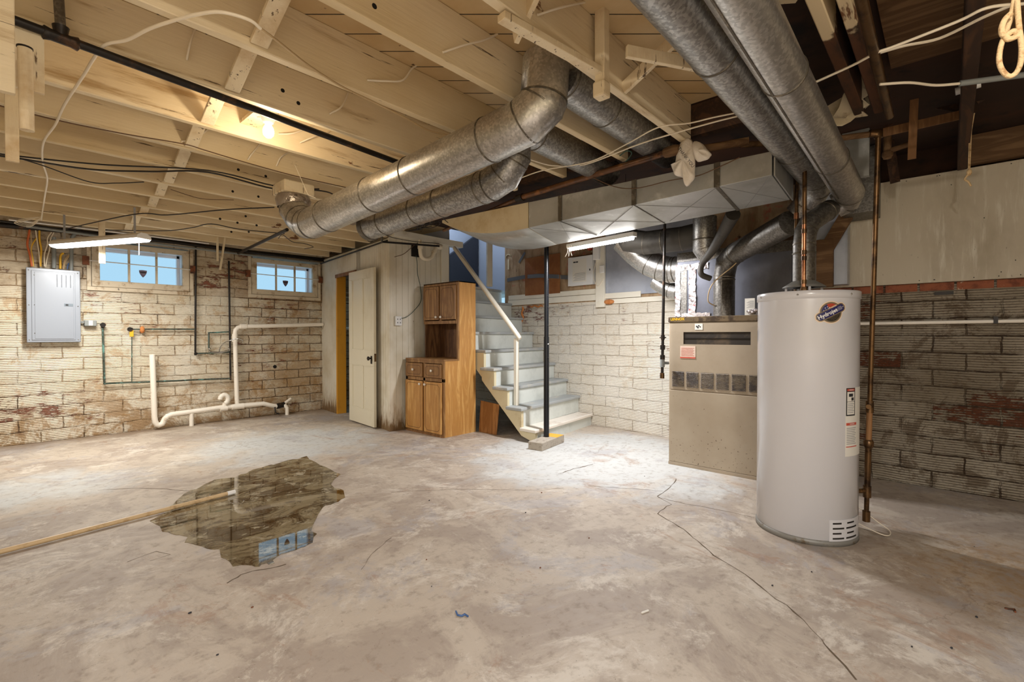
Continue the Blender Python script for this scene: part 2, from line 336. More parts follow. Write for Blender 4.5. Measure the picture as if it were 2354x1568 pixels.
m['panelg'] = M('grey_panel_enamel', S(146,152,162), (), 0.32, 0.1)
m['panelg2'] = M('grey_latch', S(110,122,132), (), 0.4)
m['furn'] = M('beige_furnace_enamel', S(172,157,136), [(S(158,142,120), 1.5, (1,1,1), 0.4, 0.75)], 0.45)
def furn_low():
    t = NT('beige_furnace_enamel_rust_specks'); X, Y, Zc = t.xyz()
    n = t.noise(t.pos, 60, 3, 0.6); g = t.smooth(Zc, 0.65, 0.05)
    f = t.smooth(t.math('ADD', n, t.math('MULTIPLY', g, 0.06)), 0.715, 0.735)
    c = t.mix(t.smooth(t.noise(t.pos, 1.5, 4), 0.4, 0.75), S(174,160,139), S(162,146,124)); c = t.mix(f, c, S(70,50,34))
    return t.out(c, 0.45)
m['furn_low'] = furn_low()
m['furn_dk'] = M('dark_recess', S(44,36,28), [(S(82,68,50), 6, (1,1,1), 0.5, 0.7)], 0.6)
m['furn_top'] = M('stained_furnace_top', S(110,92,66), [(S(60,44,28), 9, (1,1,1), 0.45, 0.6)], 0.5)
m['heater'] = M('warm_grey_heater_enamel', S(206,205,208), (), 0.22)
m['heater'].node_tree.nodes['Principled BSDF'].inputs['Coat Weight'].default_value = 0.4
m['heater_b'] = M('grey_base_ring', S(134,132,126), [(S(110,96,76), 16, (1,1,1), 0.55, 0.7)], 0.5, 0.2)
m['slot'] = M('black_slot', S(26,20,16), (), 0.7)
m['foil'] = M('crumpled_foil_tape', S(216,206,204), [(S(186,70,84), 12, (1,1,1), 0.60, 0.64), (S(120,110,108), 22, (1,1,1), 0.5, 0.62)], 0.3, 0.7, bump=0.8, bscale=28, bd=0.012)
m['foilb'] = M('torn_foil', S(190,182,176), [(S(120,112,106), 9, (1,1,1), 0.5, 0.65)], 0.3, 0.8, bump=0.8, bscale=14, bd=0.02)
m['plen'] = M('dark_grey_plenum_sheet', S(112,114,124), [(S(92,94,102), 2.0, (1,1,1), 0.4, 0.7)], 0.4, 0.4, bump=0.08, bscale=5, bd=0.02)
m['insul'] = M('dark_wrapped_duct', S(70,66,60), [(S(50,46,42), 6, (1,1,1), 0.5, 0.7)], 0.6, 0.2)
m['panelw'] = M('whitewashed_board', S(198,188,168), [(S(170,158,136), 2.0, (1,1,0.5), 0.4, 0.75), (S(214,208,192), 12, (1,2,0.25), 0.5, 0.75), (S(120,108,90), 34, (1,1,0.3), 0.66, 0.74)], 0.6, bump=0.25, bscale=60, bstretch=(1,2,0.3))
m['trimw'] = M('white_trim_paint', S(228,222,206), [(S(196,182,150), 3, (1,1,1), 0.55, 0.8), (S(120,96,68), 20, (1,1,1), 0.71, 0.74)], 0.5)
m['wallpaper'] = M('stained_floral_wallpaper', S(176,150,118), [(S(140,112,80), 3.5, (1,2,0.7), 0.4, 0.65), (S(178,104,84), 5.5, (1,1,1), 0.58, 0.7, 6), (S(206,190,160), 7, (1,1,0.5), 0.6, 0.75), (S(84,62,40), 12, (1,1,0.4), 0.64, 0.72, 6)], 0.8)
m['card'] = M('brown_cardboard', S(166,112,62), [(S(126,74,32), 1.2, (1,1,1), 0.4, 0.7)], 0.8)
m['duct_tape'] = M('grey_duct_tape', S(104,106,108), (), 0.35, 0.2)
m['boxw'] = M('white_box_enamel', S(224,224,222), (), 0.35)
m['ink'] = M('dark_ink', S(40,40,44), (), 0.6)
m['inkg'] = M('pale_ink', S(150,150,152), (), 0.6)
m['paper'] = M('white_paper', S(226,222,212), (), 0.6)
m['paperr'] = M('red_label_ink', S(196,84,66), (), 0.6)
m['paperp'] = M('pink_label_paper', S(220,196,178), (), 0.6)
m['navy'] = M('navy_sticker', S(30,30,92), (), 0.35)
m['stred'] = M('red_sticker', S(176,64,40), (), 0.35)
m['bronze'] = M('bronze_sticker', S(116,102,80), (), 0.35)
m['blacks'] = M('black_sticker', S(28,24,20), (), 0.35)
m['peach'] = M('pale_sticker_edge', S(232,208,180), (), 0.4)
m['shield'] = M('shield_sticker', S(96,86,108), [(S(130,118,132), 30, (1,1,3), 0.5, 0.6)], 0.5)
m['vinyl'] = M('white_exterior_frame', S(240,240,244), (), 0.3)
m['sash'] = M('weathered_sash_paint', S(206,192,168), [(S(150,122,86), 8, (1,1,1), 0.5, 0.7), (S(60,46,34), 18, (1,1,1), 0.66, 0.72)], 0.6, bump=0.3)
m['rustbrown'] = M('rusty_bracket', S(120,66,34), [(S(70,44,28), 20, (1,1,1), 0.5, 0.6)], 0.7)
m['foam'] = M('orange_foam_wad', S(196,128,72), [(S(170,90,36), 20, (1,1,1), 0.5, 0.7)], 0.9, bump=0.7)
m['bluep'] = M('blue_stairwell_paint', S(176,184,202), (), 0.6)
m['blued'] = M('dark_navy_and_shadow', S(44,44,52), (), 0.5)  # also colours the slab that stands for the well's diagonal shadow
m['bag'] = M('white_shopping_bag', S(236,228,216), [(S(246,236,222), 8, (1,1,1), 0.5, 0.7)], 0.4, bump=0.5, bscale=18, bd=0.02)
m['bag'].node_tree.nodes['Principled BSDF'].inputs['Subsurface Weight'].default_value = 0.0
m['plaster'] = M('torn_paper', S(214,200,170), [(S(150,120,80), 6, (1,1,1), 0.55, 0.7)], 0.7, bump=0.4)
m['dark'] = M('dark_void', S(16,12,9), (), 0.9)
m['wallp'] = M('plain_cream_wall', S(200,186,156), [(S(160,140,108), 2, (1,1,1), 0.45, 0.75)], 0.8)
m['tube'] = emis('lit_tube', (1.0, 0.97, 0.93), 1.0)
m['chrome'] = M('chrome', S(190,190,188), (), 0.15, 1.0)
m['crack'] = M('crack', S(96,80,62), (), 0.95)
m['tan'] = M('tan_plastic_pipe', S(206,178,136), [(S(170,138,96), 14, (1,1,1), 0.5, 0.7)], 0.4)
m['brick'] = M('bare_brick', S(150,88,60), [(S(110,60,42), 9, (1,1,1), 0.45, 0.65), (S(214,200,176), 6, (1,1,1), 0.60, 0.66)], 0.85, bump=0.5, bscale=40)

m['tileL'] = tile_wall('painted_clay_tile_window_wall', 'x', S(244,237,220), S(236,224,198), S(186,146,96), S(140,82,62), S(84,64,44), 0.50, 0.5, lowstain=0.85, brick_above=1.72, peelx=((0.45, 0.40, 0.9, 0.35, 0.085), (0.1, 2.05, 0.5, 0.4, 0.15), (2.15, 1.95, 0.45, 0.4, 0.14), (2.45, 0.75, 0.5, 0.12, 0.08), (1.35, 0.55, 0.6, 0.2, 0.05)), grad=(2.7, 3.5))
m['tileL2'] = m['tileL']
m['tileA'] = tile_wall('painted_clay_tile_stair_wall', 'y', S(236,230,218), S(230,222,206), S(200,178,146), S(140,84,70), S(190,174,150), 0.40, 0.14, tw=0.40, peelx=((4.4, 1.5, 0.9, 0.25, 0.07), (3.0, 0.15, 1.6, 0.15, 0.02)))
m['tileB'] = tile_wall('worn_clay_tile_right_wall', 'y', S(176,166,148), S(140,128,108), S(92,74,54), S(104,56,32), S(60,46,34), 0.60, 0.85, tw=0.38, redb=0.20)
def floor_mat(name, wet=False):
    t = NT(name); X, Y, Zc = t.xyz(); st = t.scale(t.pos, (1, 1, 0))
    big = t.noise(st, 0.55, 5, 0.6, 0.6); mid = t.noise(st, 1.9, 7, 0.68, 0.8); fine = t.noise(st, 16, 6, 0.7); sp = t.noise(st, 75, 3, 0.6)
    def near(cx, cy, r):
        dx = t.math('SUBTRACT', X, cx); dy = t.math('SUBTRACT', Y, cy)
        return t.smooth(t.math('DIVIDE', t.math('SQRT', t.math('ADD', t.math('MULTIPLY', dx, dx), t.math('MULTIPLY', dy, dy))), r), 1.0, 0.25)
    c = t.mix(t.smooth(mid, 0.42, 0.58), S(186,173,157), S(164,150,136))
    c = t.mix(t.smooth(t.noise(st, 2.3, 9, 0.78, 0.5), 0.51, 0.62), c, S(202,192,178))
    blue = t.math('ADD', t.math('ADD', t.math('MULTIPLY', near(4.1, 2.5, 1.9), 0.5), t.math('MULTIPLY', near(2.3, 5.4, 1.6), 0.40)), t.math('MULTIPLY', near(0.3, 5.2, 1.0), 0.35))
    blue = t.smooth(t.math('ADD', blue, t.math('MULTIPLY', t.math('SUBTRACT', mid, 0.5), 0.9)), 0.12, 0.42)
    c = t.mix(t.math('MULTIPLY', blue, 0.85), c, S(196,198,196))
    c = t.mix(t.math('MULTIPLY', t.smooth(t.noise(st, 1.1, 9, 0.75, 0.4), 0.53, 0.60), 0.5), c, S(164,160,162))
    c = t.mix(t.math('MULTIPLY', t.smooth(t.noise(t.scale(t.pos, (1.3,0.8,0)), 1.6, 9, 0.78, 1.0), 0.57, 0.64), 0.45), c, S(154,118,90))
    rust = t.math('MULTIPLY', near(3.4, -0.35, 0.9), t.smooth(fine, 0.3, 0.7)); c = t.mix(t.math('MULTIPLY', rust, 0.7), c, S(176,138,84))
    c = t.mix(t.math('MULTIPLY', t.smooth(fine, 0.50, 0.72), 0.55), c, S(128,114,100))
    c = t.mix(t.math('MULTIPLY', t.smooth(t.noise(st, 4.5, 8, 0.8), 0.56, 0.66), 0.35), c, S(140,126,114)); c = t.mix(t.math('MULTIPLY', t.smooth(t.noise(st, 7, 8, 0.8), 0.60, 0.68), 0.4), c, S(206,197,184)); c = t.mix(t.math('MULTIPLY', t.smooth(sp, 0.68, 0.73), 0.7), c, S(92,76,62))
    # dirt along the left wall foot
    edge = t.smooth(t.math('ADD', Y, t.math('MULTIPLY', mid, 0.5)), 7.3, 7.75); c = t.mix(t.math('MULTIPLY', edge, 0.6), c, S(120,96,68))
    vo = t.n('ShaderNodeTexVoronoi', feature='DISTANCE_TO_EDGE'); t.nt.links.new(t.comb(t.math('ADD', X, t.math('MULTIPLY', t.noise(st, 3, 5), 0.8)), t.math('ADD', Y, t.math('MULTIPLY', fine, 0.12)), 0.0), vo.inputs['Vector']); vo.inputs['Scale'].default_value = 0.9
    ck = t.math('MULTIPLY', t.smooth(vo.outputs['Distance'], 0.007, 0.001), t.smooth(big, 0.48, 0.62)); c = t.mix(t.math('MULTIPLY', ck, 0.35), c, S(108,90,72))
    if wet:
        c = t.mix(t.smooth(t.noise(t.scale(t.pos, (1.2,1.5,0)), 2.6, 10, 0.78, 0.8), 0.44, 0.56), S(136,122,94), S(70,52,28))
        c = t.mix(t.smooth(t.noise(t.scale(t.pos, (1.4,1.8,0)), 4, 10, 0.8, 0.5), 0.55, 0.60), c, S(168,158,134))
        mt = t.out(c, 0.02, 0.0, None, 1.0); t.b.inputs['IOR'].default_value = 1.6; return mt
    nrm = t.bump(fine, 0.25, 0.004); nrm = t.bump(mid, 0.3, 0.02, nrm)
    ro = t.math('ADD', 0.42, t.math('MULTIPLY', fine, 0.35))
    return t.out(c, ro, 0.0, nrm, 0.4)
m['floor'] = floor_mat('concrete_floor'); m['wet'] = floor_mat('standing_water_on_concrete', True)
def half_paint():
    t = NT('half_painted_joist'); X, Y, Zc = t.xyz()
    n = t.noise(t.pos, 9, 5); f = t.smooth(t.math('ADD', X, t.math('MULTIPLY', n, 0.25)), 2.44, 2.47)
    a = t.mix(t.smooth(t.noise(t.scale(t.pos, (0.2,1,1)), 12, 5), 0.60, 0.64), S(224,204,166), S(120,80,50))
    b = t.mix(t.smooth(t.noise(t.scale(t.pos, (0.3,1,1)), 14, 5), 0.4, 0.65), S(88,54,30), S(52,32,18))
    return t.out(t.mix(f, a, b), 0.7)
m['halfpaint'] = half_paint()
def glass():
    t = NT('window_glass'); t.b.inputs['Transmission Weight'].default_value = 1.0; t.b.inputs['IOR'].default_value = 1.05
    return t.out((0.95,0.97,1.0), 0.0)
m['glass'] = glass()

# ================================================================== STRUCTURE
CEIL, JB = 2.66, 2.41            # subfloor underside, joist bottoms
YL = 7.5
# floor
b = MB(); b.add([(-2.4,-2.8,0),(5.9,-2.8,0),(5.9,7.7,0),(-2.4,7.7,0)], [(0,1,2,3)]); b.add([(-2.4,-2.8,-0.1),(5.9,-2.8,-0.1),(5.9,7.7,-0.1),(-2.4,7.7,-0.1)], [(3,2,1,0)])
floor = struct(b.build('floor', m['floor'], loc=(0,0,0)))
# subfloor / ceiling: boards laid diagonally, painted part and dark part
def ceiling():
    b = MB()
    # painted over the room, dark past the trimmer; two slabs
    b.box((-2.4,0.62,CEIL),(3.03,7.7,CEIL+0.03),0); b.box((3.03,1.0,CEIL),(4.6,5.1,CEIL+0.03),1); b.box((4.6,1.0,CEIL),(5.9,5.1,CEIL+0.03),1)
    b.box((3.03,5.1,CEIL),(4.33,7.7,CEIL+0.03),0)
    b.box((-2.4,-2.8,CEIL),(5.9,0.62,CEIL+0.03),1); b.box((3.03,0.62,CEIL),(5.9,1.0,CEIL+0.03),1)
    ob = struct(b.build('ceiling', [m['sub'], m['darksub']], loc=(0,0,0)))
    # dark gaps between the diagonal boards, thin battens of shadow
    g = MB(); d = Vector((math.sin(YAW), -math.cos(YAW), 0))
    for k in range(60):
        s0 = 0.35+k*0.143
        c0 = Vector((math.cos(YAW), math.sin(YAW), 0))*s0
        # clip to painted rectangle
        ts = [t/20 for t in range(-140, 141)]
        ins = [t for t in ts if -2.3 < (c0+d*t).x < 3.0 and 0.64 < (c0+d*t).y < 7.4]
        if len(ins) > 2:
            p = c0+d*ins[0]; q = c0+d*ins[-1]; p.z = q.z = CEIL-0.0008; g.bar(p, q, 0.004, 0.0012)
    o = g.build('board_gap', m['dark'], ob); 
    return ob
ceil = ceiling()
# left wall with two window openings
def wall_with_holes(name, x0, x1, z0, z1, holes, y, depth, mats, split=None):
    b = MB(); xs = sorted(set([x0, x1]+[h[0] for h in holes]+[h[1] for h in holes]+([split] if split else []))); zs = sorted(set([z0, z1]+[h[2] for h in holes]+[h[3] for h in holes]))
    for i in range(len(xs)-1):
        for j in range(len(zs)-1):
            cx = (xs[i]+xs[i+1])/2; cz = (zs[j]+zs[j+1])/2
            if any(h[0] < cx < h[1] and h[2] < cz < h[3] for h in holes): continue
            mi = 1 if (split and cx > split) else 0
            b.add([(xs[i],y,zs[j]),(xs[i+1],y,zs[j]),(xs[i+1],y,zs[j+1]),(xs[i],y,zs[j+1])], [(0,1,2,3)], mi)
    for h in holes:
        a, c, e, f = h
        b.add([(a,y,e),(c,y,e),(c,y+depth,e),(a,y+depth,e)], [(0,1,2,3)]); b.add([(a,y,f),(c,y,f),(c,y+depth,f),(a,y+depth,f)], [(0,1,2,3)])
        b.add([(a,y,e),(a,y,f),(a,y+depth,f),(a,y+depth,e)], [(0,1,2,3)]); b.add([(c,y,e),(c,y,f),(c,y+depth,f),(c,y+depth,e)], [(0,1,2,3)])
    return struct(b.build(name, mats, loc=(0,0,0)))
H1 = (0.86, 1.86, 1.79, 2.33); H2 = (2.66, 3.64, 1.79, 2.35)
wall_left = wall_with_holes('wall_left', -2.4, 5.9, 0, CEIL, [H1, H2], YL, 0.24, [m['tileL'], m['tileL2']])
# window units
def window(n, x0, x1, z0, z1):
    """x0..z1: glazed opening; wooden sash on the room side, white storm frame outside, six panes' bars, sticker"""
    rt = bpy.data.objects.new('window_%d' % n, None); COL.objects.link(rt); rt.location = ((x0+x1)/2, YL+0.05, z0); ORG[rt.name] = Vector(rt.location); struct(rt)
    f = MB(); W = 0.075
    f.box((x0-W,YL-0.02,z0-W),(x1+W,YL+0.03,z0)); f.box((x0-W,YL-0.02,z1),(x1+W,YL+0.03,z1+W*0.8)); f.box((x0-W,YL-0.02,z0),(x0,YL+0.03,z1)); f.box((x1,YL-0.02,z0),(x1+W,YL+0.03,z1))
    f.build('sash_frame', m['sash'], rt, 0.004)
    o = MB(); o.box((x0-W-0.045,YL-0.035,z0-W-0.05),(x1+W+0.045,YL-0.002,z0-W-0.004)); o.box((x0-W-0.045,YL-0.035,z0-W-0.004),(x0-W-0.006,YL-0.002,z1+W)); o.box((x1+W+0.006,YL-0.035,z0-W-0.004),(x1+W+0.045,YL-0.002,z1+W))
    o.build('window_casing', m['sash'], rt, 0.004)
    v = MB(); V = 0.05; yo = YL+0.14
    v.box((x0-0.01,yo,z0-0.02),(x1+0.01,yo+0.05,z0+0.012)); v.box((x0-0.01,yo,z1-0.035),(x1+0.01,yo+0.05,z1+0.03)); v.box((x0-0.06,yo,z0),(x0+0.0,yo+0.05,z1)); v.box((x1-0.03,yo,z0),(x1+0.06,yo+0.05,z1))
    v.box((x0-0.012,YL+0.03,z1+0.001),(x1+0.012,yo,z1+0.03)); v.box((x1,YL+0.03,z0),(x1+0.02,yo,z1+0.001)); v.box((x0-0.02,YL+0.03,z0),(x0,yo,z1+0.001)); v.box((x0-0.012,YL+0.03,z0-0.02),(x1+0.012,yo,z0))
    v.build('storm_frame', m['vinyl'], rt)
    for k in (1, 2):
        xx = x0+(x1-x0)*k/3; q = MB(); q.box((xx-0.011,YL-0.006,z0),(xx+0.011,YL+0.02,z1)); q.build('sash_bar', m['sash'], rt)
    gl = MB(); gl.box((x0,YL+0.010,z0),(x1,YL+0.013,z1)); gl.build('pane', m['glass'], rt)
    xc = x0+(x1-x0)*0.5; s = MB(); zt = z0+(z1-z0)*0.34; hw = 0.04 
    pts = [(-1,0.95),(-.5,1.0),(0,1.03),(.5,1.0),(1,0.95),(0.98,0.45),(0.75,-0.1),(0.4,-0.6),(0,-1.0),(-0.4,-0.6),(-0.75,-0.1),(-0.98,0.45)]
    s.prism([(xc+p[0]*hw, YL+0.006, zt+p[1]*hw*1.15-0.02) for p in pts], (0,0.003,0)); so = s.build('shield_sticker', m['shield'], rt)
    s2 = MB(); s2.box((xc-0.03,YL+0.0045,zt-0.008),(xc+0.03,YL+0.006,zt+0.004)); s2.build('sticker_banner', m['blacks'], so)
    # security rod across the sash
    r = MB(); zr = z0+(z1-z0)*0.545; r.cyl((x0-W-0.05,YL-0.045,zr+0.005),(x1+W+0.03,YL-0.045,zr-0.005),0.006,8); rod = r.build('security_bar', m['white'], rt)
    for xx in (x0-W-0.055, x1+W+0.035):
        q = MB(); q.box((xx-0.03,YL-0.06,zr-0.05),(xx+0.03,YL-0.035,zr+0.05)); q.build('bracket', m['rustbrown'], rod)
    return rt
window(1, 0.955, 1.79, 1.85, 2.25); window(2, 2.71, 3.545, 1.87, 2.26)

# back wall (stair wall) and right wall
def WA(Y, off=0.0): return 5.40+0.06*(Y-2.4)-off
NA = Vector((-1, 0.06, 0)).normalized(); TA = Vector((0.06, 1, 0)).normalized()
def pa(x, y, off=0.0): return hit(x, y, Vector((5.40,2.4,0))+NA*off, NA)
def wa(Y, z, off=0.0): p = Vector((5.40,2.4,0))+TA*((Y-2.4)/TA.y)+NA*off; p.z = z; return p
b = MB(); z1 = 1.64
b.add([wa(1.0,0),wa(7.6,0),wa(7.6,z1),wa(1.0,z1)], [(0,1,2,3)], 0); b.add([wa(1.0,z1),wa(5.2,z1),wa(5.2,CEIL+0.9),wa(1.0,CEIL+0.9)], [(0,1,2,3)], 1)
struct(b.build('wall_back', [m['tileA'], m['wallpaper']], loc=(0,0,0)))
b = MB(); XB = 5.0
b.add([(XB,-2.8,0),(XB,1.0,0),(XB,1.0,1.61),(XB,-2.8,1.61)], [(0,1,2,3)], 0); b.add([(XB+0.03,-2.8,1.61),(XB+0.03,1.0,1.61),(XB+0.03,1.0,CEIL),(XB+0.03,-2.8,CEIL)], [(0,1,2,3)], 1)
b.add([(XB,1.0,0),(5.35,1.0,0),(5.35,1.0,CEIL),(XB,1.0,CEIL)], [(0,1,2,3)], 0)
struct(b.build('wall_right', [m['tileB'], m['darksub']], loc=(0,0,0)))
b = MB(); b.add([(-2.4,-2.8,0),(-2.4,7.7,0),(-2.4,7.7,CEIL),(-2.4,-2.8,CEIL)], [(0,1,2,3)]); struct(b.build('wall_near', m['wallp'], loc=(0,0,0)))
b = MB(); b.add([(-2.4,-2.8,0),(5.9,-2.8,0),(5.9,-2.8,CEIL),(-2.4,-2.8,CEIL)], [(0,1,2,3)]); struct(b.build('wall_rear', m['wallp'], loc=(0,0,0)))
# bare brick course at the top of the right wall
k = 0
b = MB()
for yy in [0.93-i*0.215 for i in range(16)]:
    b.box((XB-0.012, yy-0.10, 1.545),(XB+0.02, yy+0.10, 1.605))
struct(b.build('trim_1', m['brick'], loc=(0,0,0)))
# whitewashed board over the right wall
b = MB(); p1 = XX(1905,660,4.93); zb = 1.605; zt = 2.44
b.box((4.94,-2.8,zb),(4.965,0.985,zt)); wb = b.build('wall_board', m['panelw'], bevel=0.003)
tag(wb, 'long whitewashed plywood board on the upper right wall, under the dark ceiling', 'board')
n_ = MB()
for _ in range(26):
    y = random.uniform(-0.9, 0.8); z = random.choice([zb+0.02, zt-0.02, random.uniform(zb, zt)]); n_.sphere((4.939, y, z), 0.004, seg=6)
n_.build('nail', m['ink'], wb)
# closet partition: front (with doorway) and side
P0 = Vector((3.40,5.12,0)); P1 = Vector((3.70,7.5,0)); TP = (P1-P0).normalized(); NP = Vector((-TP.y, TP.x, 0))
if NP.x > 0: NP = -NP
LP = (P1-P0).length
def pp(s, z, off=0.0): return P0+TP*s+NP*off+Vector((0,0,z))
def php(x, y, off=0.0): return hit(x, y, P0+NP*off, NP)
def s_of(p): return (Vector((p[0],p[1],0))-P0).dot(TP)
sd0 = 1.02; sd1 = s_of(php(772,640)); TD = 2.09   # doorway from behind the leaf to the ochre jamb
b = MB()
def bead(b, s0, s1, z0, z1, w_=0.062, fn=pp):
    n = max(1, round((s1-s0)/w_)); w2 = (s1-s0)/n
    for i in range(n):
        a = s0+i*w2; c = a+w2
        b.hexa([fn(a+0.002,z0,0.0),fn(c-0.002,z0,0.0),fn(c-0.002,z0,-0.02),fn(a+0.002,z0,-0.02),fn(a+0.002,z1,0.0),fn(c-0.002,z1,0.0),fn(c-0.002,z1,-0.02),fn(a+0.002,z1,-0.02)])
    b.hexa([fn(s0,z0,-0.006),fn(s1,z0,-0.006),fn(s1,z0,-0.03),fn(s0,z0,-0.03),fn(s0,z1,-0.006),fn(s1,z1,-0.006),fn(s1,z1,-0.03),fn(s0,z1,-0.03)])
gap0 = s_of(php(829,600)); gap1 = s_of(php(819,600))
bead(b, 0.0, sd0, 0, 2.40); bead(b, sd1, LP, 0, 2.40); bead(b, sd0, gap0, TD, 2.40); bead(b, gap1, sd1, TD, 2.40)
struct(b.build('wall_closet_front', m['bead'], loc=(0,0,0)))
b = MB(); b.hexa([pp(-0.005,0,0.012),pp(0.06,0,0.012),pp(0.06,0,-0.0),pp(-0.005,0,-0.0),pp(-0.005,2.40,0.012),pp(0.06,2.40,0.012),pp(0.06,2.40,0),pp(-0.005,2.40,0)])
struct(b.build('trim_2', m['bead'], loc=(0,0,0), bevel=0.003))
b = MB(); YC = 5.12; XS1 = 4.31
fs = lambda s, z, off=0.0: Vector((3.40+s, YC-off, z))
bead(b, 0.0, XS1-3.40, 0, 2.42, 0.09, fs)
struct(b.build('wall_closet_side', m['bead'], loc=(0,0,0)))
# doorway jamb and closet interior
b = MB(); b.hexa([pp(sd1-0.04,0,0.0),pp(sd1,0,0.0),pp(sd1,0,-0.14),pp(sd1-0.04,0,-0.14),pp(sd1-0.04,TD,0),pp(sd1,TD,0),pp(sd1,TD,-0.14),pp(sd1-0.04,TD,-0.14)])
struct(b.build('trim_3', m['jamb'], loc=(0,0,0), bevel=0.003))
b = MB(); b.hexa([pp(sd0,TD-0.03,0.012),pp(sd1,TD-0.03,0.012),pp(sd1,TD-0.03,0),pp(sd0,TD-0.03,0),pp(sd0,TD+0.02,0.012),pp(sd1,TD+0.02,0.012),pp(sd1,TD+0.02,0),pp(sd0,TD+0.02,0)])
struct(b.build('trim_4', m['lath'], loc=(0,0,0)))
# the leaf
hl = Z(803,968); hr = Z(860,987); du = (hr-hl).normalized(); nu = Vector((du.y, -du.x, 0))
if nu.x > 0: nu = -nu
LW = (hr-hl).length; LH = 2.06
def lf(u, z, o=0.0): return hl+du*u+nu*o+Vector((0,0,z))
b = MB()
def lbox(b, u0, u1, z0, z1, o0, o1, mi=0): b.hexa([lf(u0,z0,o1),lf(u1,z0,o1),lf(u1,z0,o0),lf(u0,z0,o0),lf(u0,z1,o1),lf(u1,z1,o1),lf(u1,z1,o0),lf(u0,z1,o0)], mi)
sw = 0.10; mid = LW/2; lbox(b,0,LW,0.02,0.22,-0.035,0); lbox(b,0,LW,LH-0.11,LH,-0.035,0); lbox(b,0,LW,0.80,1.00,-0.035,0)
for z0, z1 in ((0.22,0.80),(1.00,LH-0.11)):
    lbox(b,0,sw,z0,z1,-0.035,0); lbox(b,LW-sw,LW,z0,z1,-0.035,0); lbox(b,mid-0.05,mid+0.05,z0,z1,-0.035,0)
leaf = struct(b.build('door_1', m['doorp'], loc=tuple(hl), bevel=0.003)); ORG[leaf.name] = hl
for z0, z1 in ((0.22,0.80),(1.00,LH-0.11)):
    for u0, u1 in ((sw,mid-0.05),(mid+0.05,LW-sw)):
        q = MB(); lbox(q,u0,u1,z0,z1,-0.025,-0.012); 
        for a_ in (0.012,):
            lbox(q,u0,u0+a_,z0,z1,-0.012,-0.003); lbox(q,u1-a_,u1,z0,z1,-0.012,-0.003); lbox(q,u0,u1,z0,z0+a_,-0.012,-0.003); lbox(q,u0,u1,z1-a_,z1,-0.012,-0.003)
        q.build('door_panel', m['doorp'], leaf)
q = MB(); c0 = lf(LW-0.065,0.90,0); q.tube([c0, c0+nu*0.03, c0+nu*0.035, c0+nu*0.05, c0+nu*0.06], [0.01,0.01,0.024,0.027,0.012], 14); q.obox(c0+nu*0.004+Vector((0,0,-0.02)), du*0.016, nu*0.004, Vector((0,0,0.05))); q.build('door_knob', m['iron'], leaf)
q = MB(); lbox(q, LW, LW+0.004, 0.86, 0.96, -0.03,-0.006); q.build('latch_plate', m['brassy'], leaf)

# stairwell above the landing: opening in the back, blue walls
ZL = 1.905; YT = 5.28
b = MB()
b.add([(4.33,5.2,ZL-0.04),(4.33,7.4,ZL-0.04),(4.33,7.4,3.6),(4.33,5.2,3.6)],[(0,1,2,3)],0)
b.add([(4.33,6.5,ZL-0.04),(6.2,6.5,ZL-0.04),(6.2,6.5,3.6),(4.33,6.5,3.6)],[(0,1,2,3)],0)
b.add([(6.2,5.2,ZL-0.04),(6.2,6.5,ZL-0.04),(6.2,6.5,3.6),(6.2,5.2,3.6)],[(0,1,2,3)],0)
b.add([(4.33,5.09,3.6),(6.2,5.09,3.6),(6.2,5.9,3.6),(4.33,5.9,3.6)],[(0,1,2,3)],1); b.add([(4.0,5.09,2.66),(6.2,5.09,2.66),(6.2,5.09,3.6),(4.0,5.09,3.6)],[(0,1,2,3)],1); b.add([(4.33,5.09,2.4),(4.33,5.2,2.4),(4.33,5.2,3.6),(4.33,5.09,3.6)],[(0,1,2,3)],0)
struct(b.build('wall_stairwell', [m['bluep'], m['blued']], loc=(0,0,0)))
b = MB(); b.box((4.33,YT,ZL-0.05),(6.2,6.5,ZL)); struct(b.build('floor_landing', m['tread'], loc=(0,0,0)))
# dark triangular slab standing in for the diagonal shadow on the well wall
b = MB(); b.prism([(4.5,6.42,ZL),(6.15,6.42,ZL),(6.15,6.42,3.05)], (0,0.07,0)); struct(b.build('well_shadow', m['blued'], loc=(0,0,0)))
# casing of the opening
b = MB(); xl = 4.26
b.box((5.10,YC-0.0,1.93),(5.19,YC+0.03,2.6)); b.box((5.19,YC,1.93),(5.21,YC+0.09,2.6)); struct(b.build('trim_6', m['trimw'], loc=(0,0,0), bevel=0.004))
b = MB(); b.box((4.20,YC-0.02,0.0),(4.335,YC-0.0005,2.42)); struct(b.build('trim_7', m['trimw'], loc=(0,0,0), bevel=0.004))
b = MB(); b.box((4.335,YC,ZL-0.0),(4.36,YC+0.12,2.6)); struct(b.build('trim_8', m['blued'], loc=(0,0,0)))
b = MB(); pA_ = YY(900,590,YC-0.05); b.box((3.42,YC-0.07,2.42),(4.55,YC+0.05,2.50)); struct(b.build('trim_9', m['trimw'], loc=(0,0,0), bevel=0.004))
# back wall trim boards above the tile
b = MB()
def wbox(b, Y0, Y1, z0, z1, o0, o1, mi=0): b.hexa([wa(Y0,z0,o1),wa(Y1,z0,o1),wa(Y1,z0,o0),wa(Y0,z0,o0),wa(Y0,z1,o1),wa(Y1,z1,o1),wa(Y1,z1,o0),wa(Y0,z1,o0)], mi)
ya = pa(1375,680).y; yb = pa(1165,690).y
wbox(b, ya, 5.1, 1.655, 1.735, 0.0, 0.03); wbox(b, ya, 5.1, 1.74, 1.81, 0.0, 0.02); wbox(b, 1.9, ya, 1.60, 1.66, 0.0, 0.02)
struct(b.build('trim_10', m['trimw'], loc=(0,0,0), bevel=0.004))
